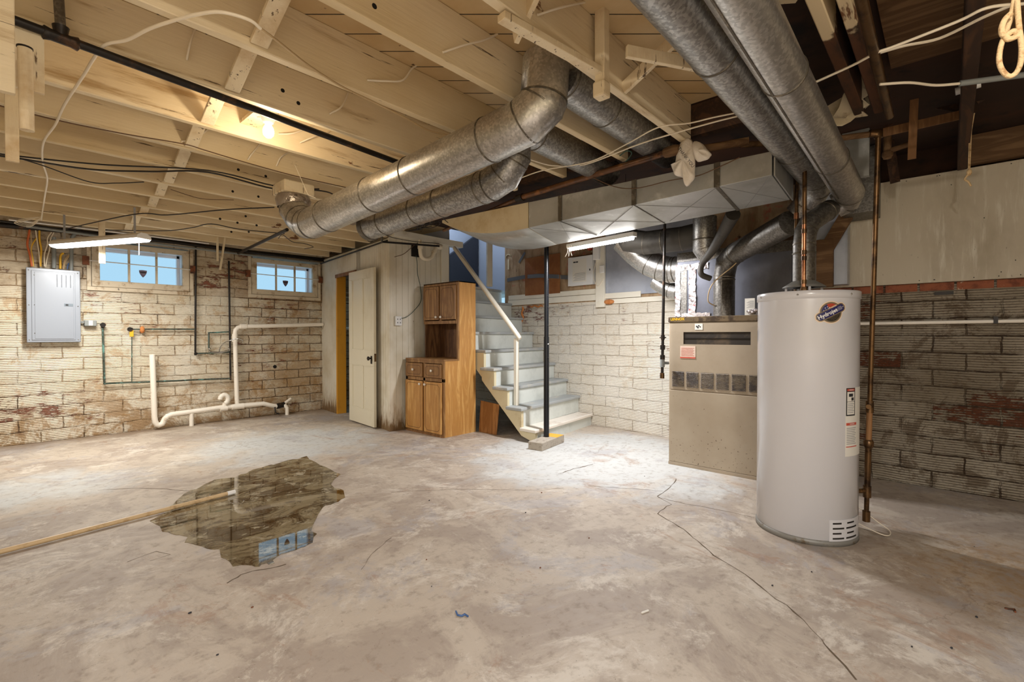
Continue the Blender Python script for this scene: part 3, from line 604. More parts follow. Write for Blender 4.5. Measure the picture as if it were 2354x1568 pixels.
# left wall top plate line
b = MB(); b.box((-2.4,7.44,2.39),(3.68,7.499,2.66)); struct(b.build('trim_11', m['sash'], loc=(0,0,0)))
# ================================================================== CEILING JOISTS
JY = [0.76, 1.24, 1.68, 2.20, 2.70, 3.22, 3.70, 4.19, 4.68, 5.17, 5.66, 6.15, 6.64, 7.13]
JN = ['above the twin silver flues', 'nearest the twin silver flues, carrying the nailed braces', 'second past the braces, beside the large duct elbow', 'third joist past the braces, with a cable looped over it', 'joist beside the black pipe and the bare bulb', 'joist just past the bare bulb, toward the windows', 'joist with a brown wire stapled along it',
      'joist where the long duct ends in its boot', 'fifth joist out from the window wall hanger, crossed by black cables', 'joist crossed by the sagging black cable', 'fourth joist out from the window wall', 'third joist out from the window wall', 'second joist out from the window wall', 'joist closest to the window wall']
def joist(y, x0, x1, label, mat, t=0.045, z0=JB, name='ceiling_joist', group='painted ceiling joists'):
    b = MB(); b.box((x0,y-t/2,z0),(x1,y+t/2,CEIL))
    o = b.build(name, mat, bevel=0.004, bseg=1); return tag(o, label, 'joist', group)
for y, n in zip(JY, JN):
    x1 = 3.03 if y < 3.8 else (3.30 if y < 5.15 else 3.40+0.126*(y-5.12)-0.02)
    if y < 1: x1 = 2.3
    joist(y, -2.3, x1, 'cream painted ceiling joist, '+n, m['joist'])
joist(0.372, 0.2, 3.3, 'doubled joist at upper right, left one, cream paint ending in bare brown wood', m['halfpaint'], 0.048, name='ceiling_joist', group='half painted joists')
joist(0.292, 0.2, 3.3, 'doubled joist at upper right, right one, cream paint ending in bare brown wood', m['halfpaint'], 0.040, name='ceiling_joist', group='half painted joists')
joist(-0.065, 0.3, 4.85, 'rough dark brown joist crossing the unpainted ceiling at far right', m['darkwood'], 0.055, group='bare dark joists')
joist(-0.62, 0.3, 4.85, 'rough dark brown joist outside the right edge, nearest the rear wall', m['darkwood'], 0.055, group='bare dark joists')
# holes bored in the joists are part of the joists
def holes(y, spots):
    j = [o for o in COL.objects if o.name.startswith('ceiling_joist') and abs(ORG[o.name].y-y) < 0.002][0]
    for px, py in spots:
        c = YY(px, py, y-0.0235); q = MB(); q.cyl(c, c+Vector((0,0.004,0)), 0.011, 10); q.build('bored_hole', m['dark'], j)
holes(4.19, [(548,390),(611,405)]); holes(4.68, [(535,440),(594,452)]); holes(5.17, [(506,503),(546,512),(590,518),(565,497)]); holes(5.66, [(532,533),(572,533)]); holes(2.70, [(686,237),(650,208)]); holes(1.68, [(861,14)])
# row of diagonal bridging
BR = {2.20: 0.80, 2.70: 0.855, 3.22: 0.89, 3.70: 0.93, 4.19: 0.98, 4.68: 1.02, 5.17: 1.06, 5.66: 1.10, 6.15: 1.12, 6.64: 1.14, 7.13: 1.16}
proto = None
for i, (y, x) in enumerate(sorted(BR.items())):
    yn = JY[JY.index(y)-1] if y in JY else y-0.5
    b = MB(); b.bar((x, yn+0.028, CEIL-0.03), (x, y-0.028, JB+0.02), 0.07, 0.022, (0,0,1)); o = b.build('bridging_strut', m['block'], bevel=0.003)
    ords = ['first', 'second', 'third', 'fourth', 'fifth', 'sixth', 'seventh', 'eighth', 'ninth', 'tenth', 'last']
    tag(o, 'slanting cream bridging strut, %s in the row counted toward the window wall' % ords[i], 'bridging', 'bridging struts between the painted joists')
    b = MB(); b.bar((x+0.03, y-0.028, CEIL-0.03), (x+0.03, yn+0.028, JB+0.03), 0.06, 0.02)
# braces around the nearest joists
def brace(name, p, q, w_, t_, label, up=(0,0,1), mat='block'):
    b = MB(); b.bar(p, q, w_, t_, up); o = b.build(name, m[mat], bevel=0.003); return tag(o, label, 'brace', 'nailed braces at the nearest joists')
pA1 = Z(1152,38,2.385); pA2 = Z(1383,168,2.385)
brace('nailed_brace', pA1, pA2, 0.045, 0.03, 'long rough cream strip nailed along the underside of the joist above the duct elbow')
v0 = YY(1384,215,1.17); v1 = YY(1384,-60,1.17)
hp_ = brace('nailed_brace', v0, v1, 0.05, 0.045, 'upright cream post hanging below the joist between the elbow and the twin flues', (1,0,0))
c = YY(1383,208,1.17); b = MB(); b.obox(c, (0.03,0,0),(0,0.03,0),(0,0,0.035)); b.build('end_block', m['block'], hp_, 0.008)
brace('nailed_brace', Z(1432,205,2.43), Vector((2.15,0.79,2.63)), 0.022, 0.06, 'short cream strut leaning from the joist toward the left flue')
brace('nailed_brace', Z(1185,88,2.42), Vector((1.25,0.79,2.62)), 0.022, 0.06, 'pointed cream strut crossing behind the long nailed strip')
brace('nailed_brace', Vector((1.33,1.20,2.62)), Vector((1.16,0.80,2.62)), 0.022, 0.05, 'cream strut against the subfloor crossing the pointed strut')
brace('nailed_brace', YY(1440,118,0.98)+Vector((0,0,0)), YY(1600,150,0.80), 0.02, 0.05, 'thin cream cleat under the subfloor beside the left flue')
brace('nailed_brace', Vector((1.88,0.70,2.50)), Vector((2.08,0.42,2.50)), 0.09, 0.05, 'cream header board ending beside the doubled joists')
# boards hanging at the left edge
def hang(name, px0, px1, py0, py1, Y, t_, label, mat='block', cat='board'):
    a = YY(px0,py1,Y); c = YY(px1,py1,Y); zt_ = YY((px0+px1)/2,py0,Y).z
    b = MB(); b.box((a.x,Y,a.z),(c.x,Y+t_,zt_)); return tag(b.build(name, m[mat], bevel=0.003), label, cat, 'boards hanging from the ceiling')
hang('hanging_board', -8, 36, -60, 204, 2.35, 0.03, 'tan board hanging at the far left edge beside the black pipe', 'joist')
hang('hanging_board', 12, 45, 110, 368, 3.176, 0.02, 'narrow cream board hanging lowest at the far left edge')
hang('hanging_board', 26, 103, 58, 196, 2.62, 0.02, 'wide white board hanging behind the black pipe at the left edge')
a = YY(228,500,6.6); hb = hang('hanging_board', 228, 243, 498, 605, 6.62, 0.03, 'cream slat hanging in front of the first window')
pL0 = YY(506,620,7.06); pL1 = YY(518,540,7.06)
b = MB(); b.bar(pL0+Vector((0,0,0)), pL1, 0.03, 0.02, (1,0,0)); b.bar(YY(500,545,7.10), YY(500,600,7.10), 0.03, 0.02, (1,0,0)); tag(b.build('hanging_board', m['block'], bevel=0.002), 'leaning cream slat hanging between the two windows', 'board', 'boards hanging from the ceiling')

# ================================================================== ROUND DUCTS
def arc(p, c, q, n=3):   # corner rounding: points from p to q bending at c
    p, c, q = Vector(p), Vector(c), Vector(q); return [p.lerp(c, t)*(1-t)+c.lerp(q, t)*t for t in [i/(n) for i in range(n+1)]]
def duct(name, label, pts, r, mat, group=None, joints=(), seg=28, jm='cleat', caps=True, gore=True):
    t = thing(name, label, 'duct', pts[0], group)
    b = MB(); 
    b.tube(pts, r, seg, caps); b.build('duct_wall', mat, t)
    pts = [Vector(p) for p in pts]
    for i, f in joints:
        p = pts[i].lerp(pts[i+1], f); d = (pts[i+1]-pts[i]).normalized(); q = MB(); q.tube([p-d*0.006, p-d*0.003, p+d*0.003, p+d*0.006], [r+0.0005, r+0.004, r+0.004, r+0.0005], seg, False); q.build('joint_bead', m[jm], t)
    if gore:
        for i in range(1, len(pts)-1):
            a = (pts[i]-pts[i-1]).normalized(); c_ = (pts[i+1]-pts[i]).normalized()
            if a.dot(c_) < 0.985:
                tt = (a+c_).normalized(); q = MB(); q.tube([pts[i]-tt*0.004, pts[i]+tt*0.004], r+0.003, seg, False); ob = q.build('gore_seam', m[jm], t)
    return t
R1 = 0.115
near = Vector((1.80,1.73,2.225)); far = Vector((1.71,3.62,2.055)); dd = (far-near).normalized()
top1 = Vector((1.86,1.47,2.56)); kn = Vector((1.815,1.50,2.262))
p_up = Vector((1.85,1.46,2.535)); 
riser = [Vector((1.86,1.46,2.54)), Vector((1.845,1.465,2.34))]+arc(Vector((1.84,1.47,2.32)), Vector((1.82,1.52,2.235)), near, 2)
duct('round_duct', 'large galvanised round duct running along the ceiling, nearest one, bending up at its elbow', riser+[far], R1, m['galv'], 'galvanised round ducts', joints=[(len(riser)-1, 0.03), (len(riser)-1, 0.36), (len(riser)-1, 0.58), (len(riser)-1, 0.88)])
e1 = arc(far, far+dd*0.13, Vector((1.70,3.90,2.20)), 3)
el_ = duct('duct_elbow', 'crushed galvanised elbow at the far end of the large duct, wrapped in torn foil', e1+[Vector((1.70,3.92,2.26))], R1*0.98, m['galv'], None, joints=[(0,0.05)])
b = MB(); b.tube([(1.70,3.92,2.23),(1.70,3.92,2.28),(1.70,3.92,2.315)], [0.122,0.135,0.12], 20, False); b.tube([(1.70,3.92,2.22),(1.70,3.92,2.27)],[0.12,0.13],20,False); b.build('foil_wrap', m['foilb'], el_)
b = MB(); b.box((1.58,3.80,2.318),(1.82,4.04,2.409)); tag(b.build('duct_boot', m['block'], bevel=0.01), 'flaking white boot box joining the long duct to the joists', 'boot')
# horizontal round ducts up between joists
duct('round_duct', 'dull round duct up between two joists, above and right of the large elbow', [(1.975,1.46,2.50),(3.25,1.46,2.475)], 0.105, m['galv_d'], 'galvanised round ducts', joints=[(0,0.02),(0,0.33)])
duct('round_duct', 'dull round duct up between joists behind the large elbow, second from the flues', [(2.26,1.94,2.47),(3.25,1.94,2.445)], 0.10, m['galv_d'], 'galvanised round ducts', joints=[(0,0.1)])
n2 = Vector((2.12,2.10,2.125)); f2 = Vector((2.10,3.42,2.065))
du2 = duct('round_duct', 'second galvanised round duct running parallel behind the large one', [Vector((2.15,1.93,2.46)), Vector((2.145,1.93,2.26))]+arc(Vector((2.14,1.94,2.24)), Vector((2.13,1.97,2.14)), n2, 2)+[f2], 0.10, m['galv_d'], 'galvanised round ducts', joints=[(4,0.05),(4,0.35),(4,0.55),(4,0.85)])
b = MB(); d2 = (f2-n2).normalized(); b.tube([f2, f2+d2*0.05], 0.106, 24, True); b.build('duct_collar', m['cleat'], du2)
b = MB(); c = f2+Vector((-0.12,0.10,0.05)); b.obox(c, (0.08,0.02,0), (-0.01,0.07,0), (0,0,0.025)); tag(b.build('mortar_lump', m['brown_pipe'], bevel=0.015), 'brown broken lump hanging under the open duct collar', 'debris')
# twin flues
Rf = 0.081
RA = Vector((0.55,0.49,2.31)); RB = Vector((3.70,0.47,2.10))
fl1 = duct('flue_pipe', 'right of the two big silver flue pipes, running overhead to the water heater', [RA, RB]+[Vector((3.79,0.50,2.075)),Vector((3.79,0.56,2.05))], Rf, m['galv'], 'overhead flue pipes', joints=[(0,0.49),(0,0.80)])
q = MB(); sdir = (RB-RA); q.bar(RA+Vector((0,0.035,-Rf*0.93)), RA.lerp(RB,0.95)+Vector((0,0.035,-Rf*0.93)), 0.006, 0.004); q.build('flue_seam', m['cleat'], fl1)
LA = Vector((0.6,0.68,2.32)); LB = Vector((3.70,0.66,2.24))
duct('flue_pipe', 'left of the two big silver flue pipes, mottled, running overhead to the furnace vent', [LA, LB]+[Vector((3.83,0.68,2.19)),Vector((3.89,0.74,2.11)),Vector((3.90,0.80,2.05))], 0.09, m['galv_d'], 'overhead flue pipes', joints=[(0,0.42),(0,0.80)])
# water heater vent
hc = Vector((3.43,0.65,0)); vz = 1.52
vp = [Vector((3.45,0.67,vz)), Vector((3.45,0.67,1.74))]+arc(Vector((3.45,0.67,1.76)), Vector((3.45,0.67,1.86)), Vector((3.52,0.65,1.91)), 2)+[Vector((3.66,0.60,1.985)),Vector((3.72,0.58,2.02))]
duct('heater_vent', 'dark shiny vent pipe rising from the water heater and joining the right flue', vp, 0.062, m['galv_dk'], None, joints=[(0,0.85),(5,0.3)], seg=24)
# furnace vent
fx, fy = 4.50, 1.50
vp = [Vector((fx,fy,1.37)), Vector((fx,fy,1.72))]+arc(Vector((fx,fy,1.73)), Vector((fx,fy,1.88)), Vector((4.40,1.38,1.905)), 2)+[Vector((3.96,0.86,2.015))]
duct('furnace_vent', 'mottled vent pipe rising from the furnace top and slanting to the left flue', vp, 0.09, m['galv_dk'], None, joints=[(0,0.93),(4,0.05)], seg=24)
# collar down from trunk to furnace, wrapped elbow, lit elbow
c1 = YY(1640,500,1.72); 
duct('duct_drop', 'short round collar dropping from under the sheet-metal trunk above the furnace', [Vector((4.35,1.62,2.25)), Vector((4.35,1.62,1.98)), Vector((4.40,1.58,1.90))], 0.10, m['galv_d'], None, joints=[(0,0.75)])
duct('wrapped_duct', 'dark cloth-wrapped duct elbow under the trunk beside the lit tube', [Vector((4.45,1.74,2.12)), Vector((4.42,1.86,2.10)), Vector((4.38,2.2,2.10)), Vector((4.36,2.36,2.14)), Vector((4.36,2.42,2.24))], 0.112, m['insul'], None, joints=[(1,0.5)])
lit = [Vector((4.75,2.66,2.24)), Vector((4.80,2.54,2.10))]+arc(Vector((4.82,2.49,2.05)), Vector((4.86,2.34,1.91)), Vector((4.88,2.16,1.88)), 3)+[Vector((4.88,2.04,1.88))]
duct('round_duct', 'bright galvanised elbow lit by the tube, entering the furnace plenum from the left', lit, 0.135, m['galv'], 'galvanised round ducts', joints=[(5,0.4)])
duct('round_duct', 'smaller galvanised elbow low behind the furnace gas pipe', arc(Vector((5.06,2.42,1.80)), Vector((5.06,2.28,1.68)), Vector((5.04,2.15,1.66)), 3)+[Vector((5.04,2.04,1.66))], 0.09, m['galv'], 'galvanised round ducts')

# ================================================================== RECTANGULAR TRUNK
t = thing('trunk_duct', 'long rectangular sheet-metal trunk duct hanging across the room, pale underside', 'duct', (3.3,2.0,2.1))
b = MB(); A = (3.00,0.744); B = (3.10,2.62); C_ = (3.86,2.9); D = (3.63,0.79)
b.hexa([(A[0],A[1],2.10),(B[0],B[1],2.10),(C_[0],C_[1],2.10),(D[0],D[1],2.10),(A[0],A[1],2.235),(B[0],B[1],2.315),(C_[0],C_[1],2.315),(D[0],D[1],2.235)]); b.build('trunk_body', m['rect'], t, 0.003)
# painted, canvas-wrapped tapering end
b = MB(); rows = []
for k in range(9):
    f = k/8; y0 = 2.625+1.20*f; y1 = 2.90+0.95*math.sin(f*PI/2); x0 = 3.10+0.06*f; x1 = 3.86+0.12*math.sin(f*PI)-0.55*f**3; zb_ = 2.10+0.24*f**2.4; zt_ = 2.315+0.05*f
    mid_ = Vector(((x0+x1)/2,(y0+y1)/2,zb_-0.006*math.sin(f*PI)))
    rows.append([Vector((x0,y0,zt_)),Vector((x0,y0,zb_)),mid_,Vector((x1,y1,zb_)),Vector((x1,y1,zt_))])
vs = [v for r in rows for v in r]; fs = [(i*5+j,i*5+j+1,(i+1)*5+j+1,(i+1)*5+j) for i in range(8) for j in range(4)]+[(0,1,2,3,4),(40,44,43,42,41)]
mi_s = []
b.add(vs, fs, 0, False); ob = b.build('wrapped_end', [m['canvas'], m['rect']], t)
for p in ob.data.polygons:
    if abs(p.normal.z) > 0.8: p.material_index = 1; p.use_smooth = True
def on_front(y, z, o=0.0): f = (y-A[1])/(B[1]-A[1]); return Vector((A[0]+(B[0]-A[0])*f-o, y, z))
for y in (1.05+0.0, 1.62, 2.28):
    zt_ = 2.235+0.08*(y-0.744)/1.87
    b = MB(); b.hexa([on_front(y-0.018,2.097,0),on_front(y+0.018,2.097,0),on_front(y+0.018,2.097,0.008),on_front(y-0.018,2.097,0.008),on_front(y-0.018,zt_,0),on_front(y+0.018,zt_,0),on_front(y+0.018,zt_,0.008),on_front(y-0.018,zt_,0.008)]); b.build('seam_cleat', m['cleat'], t, 0.002)
    b = MB(); p = on_front(y, 2.098); q = Vector((p.x+0.66, y+0.08, 2.098)); b.bar(p, q, 0.022 if y < 1.2 else 0.007, 0.006); b.build('underside_cleat', m['cleat'], t)
for y0, y1 in ((0.76,1.03),(1.07,1.60),(1.64,2.26),(2.30,2.6)):
    b = MB()
    for a_, c_ in (((y0,0),(y1,1)),((y0,1),(y1,0))):
        p = on_front(a_[0],2.0985)+Vector((0.02+0.6*a_[1],0.04*a_[1],0)); q = on_front(c_[0],2.0985)+Vector((0.02+0.6*c_[1],0.04*c_[1],0)); b.bar(p, q, 0.003, 0.002)
    b.build('cross_break', m['inkg'], t)
b = MB(); b.hexa([(3.0,0.735,2.095),(3.64,0.78,2.095),(3.64,0.772,2.095),(3.0,0.727,2.095),(3.0,0.735,2.24),(3.64,0.78,2.24),(3.64,0.772,2.24),(3.0,0.727,2.24)]); b.build('end_flange', m['rect'], t)
# dark trimmer above trunk, and copper / galvanised pipes along it
b = MB(); b.box((3.04,0.9,2.46),(3.09,3.9,2.655)); tag(b.build('trimmer_beam', m['darkwood']), 'dark trimmer beam above the trunk duct where the painted joists end', 'beam')
def pipe(name, pts, r, mat, label, cat='pipe', group=None, n=1, seg=12, smoothp=False, parent=None):
    P = smooth_path(pts) if smoothp else pts
    b = MB(); b.tube(P, r, seg); o = b.build(name, mat, parent)
    if label: tag(o, label, cat, group)
    return o
cp0 = Z(1545,347,2.36); cp1 = Z(1195,455,2.36)
dp1 = pipe('drain_pipe', [cp0, cp1], 0.022, m['brown_pipe'], 'reddish brown shiny pipe lying along the top of the trunk duct')
b = MB(); dcp = (cp0-cp1).normalized(); b.tube([cp0-dcp*0.05, cp0-dcp*0.03, cp0+dcp*0.02, cp0+dcp*0.05], [0.030,0.033,0.034,0.024], 16); b.build('bell_end', m['sillwood'], dp1)
dp2 = pipe('drain_pipe', [cp1, cp1+Vector((0.02,0.10,-0.005)), Z(1020,530,2.37)], 0.017, m['brown_pipe'], 'thinner brown pipe continuing over the painted duct end')
b = MB(); b.tube([cp1-dcp*0.04, cp1+dcp*0.04], 0.03, 14); b.build('pipe_coupling', m['iron'], dp1)
g0 = Z(1618,337,2.40); g1 = Vector((3.60,0.32,2.405))
pipe('steel_pipe', [Vector((3.02,1.22,2.36)), Vector((3.12,0.9,2.37))], 0.024, m['sillwood'], 'tan steel pipe above the trunk duct right of the bag')
# gas line: horizontal run, elbow, long drop to the water heater
gt = Vector((3.50,0.31,2.37)); gb = Vector((3.66,0.366,0.07))
t = thing('gas_line', 'tall brown gas pipe dropping from the ceiling beside the white water heater', 'pipe', (gb.x,gb.y,0))
b = MB(); b.tube([gt, gb.lerp(gt,0.30)], 0.0135, 14); b.build('upper_pipe', m['brassy'], t)
b = MB(); b.tube([gb.lerp(gt,0.30), gb.lerp(gt,0.205)], 0.016, 14); b.build('middle_pipe', m['lath'], t)
b = MB(); b.tube([gb.lerp(gt,0.205), gb.lerp(gt,0.06)], 0.017, 14); b.tube([gb.lerp(gt,0.06), gb], 0.0135, 14); b.tube([gb.lerp(gt,0.01)+Vector((0,0,0.02)), gb-Vector((0,0,0.02))], 0.021, 14); b.build('drip_leg', m['brassy'], t)
b = MB(); p = gb.lerp(gt,0.30); b.tube([p-Vector((0,0,0.03)), p+Vector((0,0,0.04))], 0.021, 14); b.cyl(p+Vector((-0.01,-0.0,0.01)), p+Vector((-0.05,-0.0,0.01)), 0.014, 12); b.build('gas_cock', m['brassy'], t)
b = MB(); p = gb.lerp(gt,0.205); b.tube([p-Vector((0,0,0.03)), p-Vector((0,0,0.015)), p+Vector((0,0,0.01)), p+Vector((0,0,0.02))], [0.02,0.027,0.027,0.02], 14); b.build('union', m['brassy'], t)
b = MB(); p = gb.lerp(gt,0.075); b.tube([p-Vector((0,0,0.04)), p+Vector((0,0,0.03))], 0.022, 14); b.cyl(p, p+Vector((-0.08,0.07,0)), 0.014, 12); b.build('tee', m['brassy'], t)
b = MB(); b.tube([gt-Vector((0,0,0.03)), gt, gt+Vector((-0.02,0.04,0.0))], 0.022, 14); b.build('elbow', m['brassy'], t)
b = MB(); b.tube([gt+Vector((0,0.02,0)), Vector((3.36,0.62,2.36)), Vector((3.12,0.95,2.36))], 0.017, 14); b.build('overhead_run', m['sillwood'], t)
# gas line for the furnace
g2a = Vector((4.255,1.945,2.655)); g2b = Vector((4.20,1.945,0.83))
t = thing('gas_line', 'dark thin gas pipe hanging left of the furnace with a valve and cap', 'pipe', (4.2,1.945,0.8))
b = MB(); b.tube([g2a, g2b], 0.013, 12); b.build('pipe_run', m['iron'], t)
for f, r in ((0.14,0.022),(0.19,0.018),(0.09,0.022)):
    p = g2b.lerp(g2a,f); b = MB(); b.tube([p-Vector((0,0,0.02)),p+Vector((0,0,0.02))], r, 12); b.build('coupling', m['iron'], t)
p = g2b.lerp(g2a,0.06); b = MB(); b.tube([p-Vector((0,0,0.035)),p+Vector((0,0,0.035))], 0.021, 12); b.cyl(p, p+Vector((0.06,-0.03,0)), 0.014, 10); b.build('gas_valve', m['greycond'], t)
b = MB(); b.tube([g2b-Vector((0,0,0.03)), g2b+Vector((0,0,0.02))], 0.02, 12); b.build('end_cap', m['brassy'], t)
b = MB(); p = g2b.lerp(g2a,0.19); b.cyl(p+Vector((0,0.03,0)), p-Vector((0,0.03,0)), 0.006, 8); b.build('valve_handle', m['iron'], t)
# black pipe with tee under the ceiling, upper left
k0 = Z(-60,12,2.375); k1 = Z(1000,405,2.375)
t = thing('black_pipe', 'long black iron pipe slung under the painted joists at upper left', 'pipe', k0)
b = MB(); b.tube([k0, k1], 0.0175, 14); b.build('pipe_run', m['iron'], t)
te = Z(140,88,2.375); dk = (k1-k0).normalized(); b = MB(); b.tube([te-dk*0.055, te-dk*0.05, te-dk*0.03, te+dk*0.03, te+dk*0.05, te+dk*0.055], [0.02,0.027,0.022,0.022,0.027,0.02], 14); b.tube([te, te+Vector((0,0,0.03)), te+Vector((0,0,0.045))], [0.02,0.024,0.027], 14); b.build('pipe_tee', m['iron'], t)
b = MB(); b.tube([te+Vector((0,0,0.03)), te+Vector((-0.01,0.0,0.27))], 0.017, 14); b.build('riser', m['galv_dk'], t)
# flaking vertical pipe stub at left
c0 = YY(57,112,2.48); c1 = YY(62,300,2.48)
t = thing('pipe_stub', 'flaking white capped pipe stub hanging upright at the left edge', 'pipe', c1)
b = MB(); b.tube([c0, c1], 0.0205, 16); b.build('stub_body', m['block'], t)
b = MB(); b.tube([c0+Vector((0,0,0.0)), c0+Vector((0,0,0.006))], 0.0225, 16, True); b.cyl(c0+Vector((0,0.01,-0.01)), Vector((c0.x,2.66,c0.z-0.01)), 0.010, 10); b.build('top_ring', m['iron'], t)
# old pipe slanting to the window wall
s0 = Z(660,528,2.30); s1 = YY(548,582,7.35)
pipe('iron_pipe', [s0+Vector((0,0,0)), s1], 0.018, m['iron'], 'dark iron pipe slanting from behind the duct elbow down to the window wall')
# conduit bundle along the top of the window wall
def wl(px, py, off=0.06): return YY(px, py, YL-off)
for i, (pts, r, mt_, lab) in enumerate([
    ([(-60,512),(150,530),(400,556),(560,578),(745,597)], 0.028, 'iron', 'thick dark pipe running along the top of the window wall'),
    ([(-60,500),(200,535),(420,560),(760,603)], 0.012, 'cableb', 'black cable running along the top of the window wall, upper one'),
    ([(60,520),(300,553),(560,585),(735,605)], 0.014, 'greycond', 'grey cable bundle under the pipe on the window wall'),
    ([(20,505),(150,520),(360,545),(480,560)], 0.010, 'white', 'white tube along the joist ends over the grey electrical panel')]):
    pipe('service_run', [wl(x,y,0.07+0.03*i) for x,y in pts], r, m[mt_], lab, 'pipe', 'services along the window wall', seg=8)
# pipe along the top of the closet front
pipe('iron_pipe', [php(735,607,0.03), php(890,553,0.03)], 0.010, m['iron'], 'thin dark pipe across the top of the beadboard closet front')
exec_wires = []
# ================================================================== CABLES
def cable(label, pix, plane, r, mat, cat='cable', group='loose cables', smoothp=True, name='cable'):
    pts = []
    for q in pix:
        pl = plane if len(q) == 2 else q[2]
        pts.append(Z(q[0],q[1],pl[1]) if pl[0] == 'z' else (YY(q[0],q[1],pl[1]) if pl[0] == 'y' else XX(q[0],q[1],pl[1])))
    return pipe(name, pts, r, m[mat], label, cat, group, seg=7, smoothp=smoothp)
def cz(pts): return [(a*.3444, b*.3444) for a, b in pts]
cable('long white cable draped under the joists at upper left down to the electrical panel', cz([(1740,190),(1660,130),(1480,80),(1330,92),(1180,130),(1000,190),(850,265),(700,300),(620,400),(560,500),(430,700),(370,830),(290,950),(285,1080),(315,1190),(300,1300),(285,1400),(275,1470)]), ('z',2.395), 0.0065, 'cable')
cable('thin tan cable running from the near joist toward the large duct', cz([(1740,190),(1860,280),(2050,430),(2200,530),(2323,600)])+[(860,235),(930,270),(985,300),(1035,312)], ('z',2.395), 0.005, 'cabletan')
cable('brown wire stapled along a painted joist at left', cz([(-60,690),(370,800),(810,890),(1220,960)])+[(470,345),(560,372),(680,405),(800,432)], ('z',2.40), 0.0035, 'wirebrown')
cable('upper of two black cables crossing under the joists at left', cz([(-80,1015),(140,1045),(700,1100),(1390,1138),(1830,1240),(2150,1275),(2230,1300)]), ('z',2.395), 0.0055, 'cableb')
cable('lower of two black cables crossing under the joists at left', cz([(-80,1030),(140,1060),(600,1130),(1000,1145),(1390,1150),(1840,1262),(2130,1262)]), ('z',2.385), 0.0065, 'cableb')
cable('thin black cable sagging below the two crossing cables', cz([(140,1060),(300,1110),(600,1215),(780,1222),(960,1215)]), ('z',2.37), 0.004, 'cableb')
cable('black cable rising from the window wall toward the duct boot', cz([(430,1530),(900,1430),(1120,1435),(1500,1400),(1830,1384)]), ('z',2.33), 0.0055, 'cableb')
cable('black cable peaked in the middle under the far joists', cz([(700,1535),(1100,1540),(1280,1520),(1410,1495),(1600,1530),(1900,1560)]), ('z',2.33), 0.005, 'cableb')
cable('pair of tan wires along a joist beside the black cables', cz([(1140,1265),(1340,1325),(1560,1335)]), ('z',2.39), 0.003, 'wirebrown')
stubs = [('near the top left, above the black pipe', [(448,65),(437,100),(429,138)], 2.70), ('below the thin tan cable', [(800,214),(785,245),(757,262)], 2.70), ('left of the lit bulb, beyond the bridging', [(477,298),(448,320),(417,325)], 3.70),
  ('directly under the lit bulb', [(597,332),(578,355),(570,367)], 3.70), ('below and right of the lit bulb', [(663,350),(645,362),(635,382)], 3.70), ('joined to the lit bulb from the right', [(640,308),(675,306),(722,288)], 3.22), ('right of the lit bulb under the black pipe', [(757,303),(720,315),(690,328)], 3.22),
  ('left of the large duct elbow, wavy', [(844,184),(885,186),(926,184),(950,155),(984,140)], 2.20), ('bowed above the large duct elbow', [(1018,120),(1068,103),(1117,90),(1173,63)], 1.68), ('at the top centre among the braces', [(1236,34),(1297,15),(1370,0)], 1.24)]
for lab, px, y in stubs:
    P = [YY(a, b_, y-0.03-0.03*math.sin(PI*i/(len(px)-1))) for i, (a, b_) in enumerate(px)]
    t = pipe('cable_end', P, 0.005, m['cable'], 'short white cable looping between joists '+lab, 'cable', 'short cable loops at the joists', seg=7, smoothp=True)
cable('lower white cable dipping from a joist and passing the bag above the trunk duct', [(1189,355),(1235,372),(1276,381),(1345,378),(1462,334),(1534,311),(1640,281),(1700,266)], ('z',2.37), 0.0045, 'cable')
cable('upper white cable passing the bag above the trunk duct', [(1160,425),(1243,393),(1355,372),(1439,332),(1513,293),(1585,283),(1640,270),(1700,258)], ('z',2.36), 0.004, 'cable')
cable('thin dark wire across the front of the trunk duct and bag', [(1320,385),(1400,425),(1460,433),(1540,415),(1600,405),(1640,390),(1700,362)], ('x',2.985), 0.003, 'wirebrown')
cable('teal cable tail curling above the trunk duct', [(1380,395),(1420,385),(1440,370),(1452,352),(1440,347),(1425,358)], ('z',2.38), 0.004, 'green')
# right side cables, rope
cable('upper white cable sweeping across the dark ceiling at upper right', [(1868,192),(1960,150),(2013,122),(2060,105),(2200,50),(2270,18),(2360,8)], ('z',2.36), 0.0055, 'cable')
cable('second white cable just under the upper one at upper right', [(2013,124),(2080,105),(2160,88),(2260,40),(2330,10)], ('z',2.37), 0.0055, 'cable')
cable('white cable running level into the grey sleeve at upper right', [(2022,194),(2090,190),(2150,196),(2208,192)], ('z',2.34), 0.006, 'cable')
pipe('grey_sleeve', [Z(2206,192,2.34), Z(2370,170,2.34)], 0.0125, m['greycond'], 'grey corrugated cable sleeve at the right edge under the rope')
rp = thing('rope_loop', 'cream cotton rope hanging in a knotted loop at the upper right corner', 'rope', Z(2320,170,2.2))
L1 = [(2335,-20),(2328,20),(2322,45),(2310,80),(2300,110),(2296,140),(2302,160),(2318,172),(2335,165),(2346,145),(2348,110),(2342,70),(2340,40),(2338,-10)]
b = MB(); b.tube(smooth_path([XX(x,y,1.55)+Vector((0.01*math.sin(i),0,0)) for i, (x, y) in enumerate(L1)]), 0.0052, 9); b.build('main_loop', m['rope'], rp)
L2 = [(2325,30),(2310,45),(2303,65),(2306,80),(2318,78),(2330,72),(2342,80),(2320,90),(2312,84)]
b = MB(); b.tube(smooth_path([XX(x,y,1.54) for x, y in L2]), 0.0058, 9); b.build('knot', m['rope'], rp)
st = thing('hanging_string', 'thin cotton string with a knotted tail hanging over the whitewashed board', 'string', XX(2226,420,4.2))
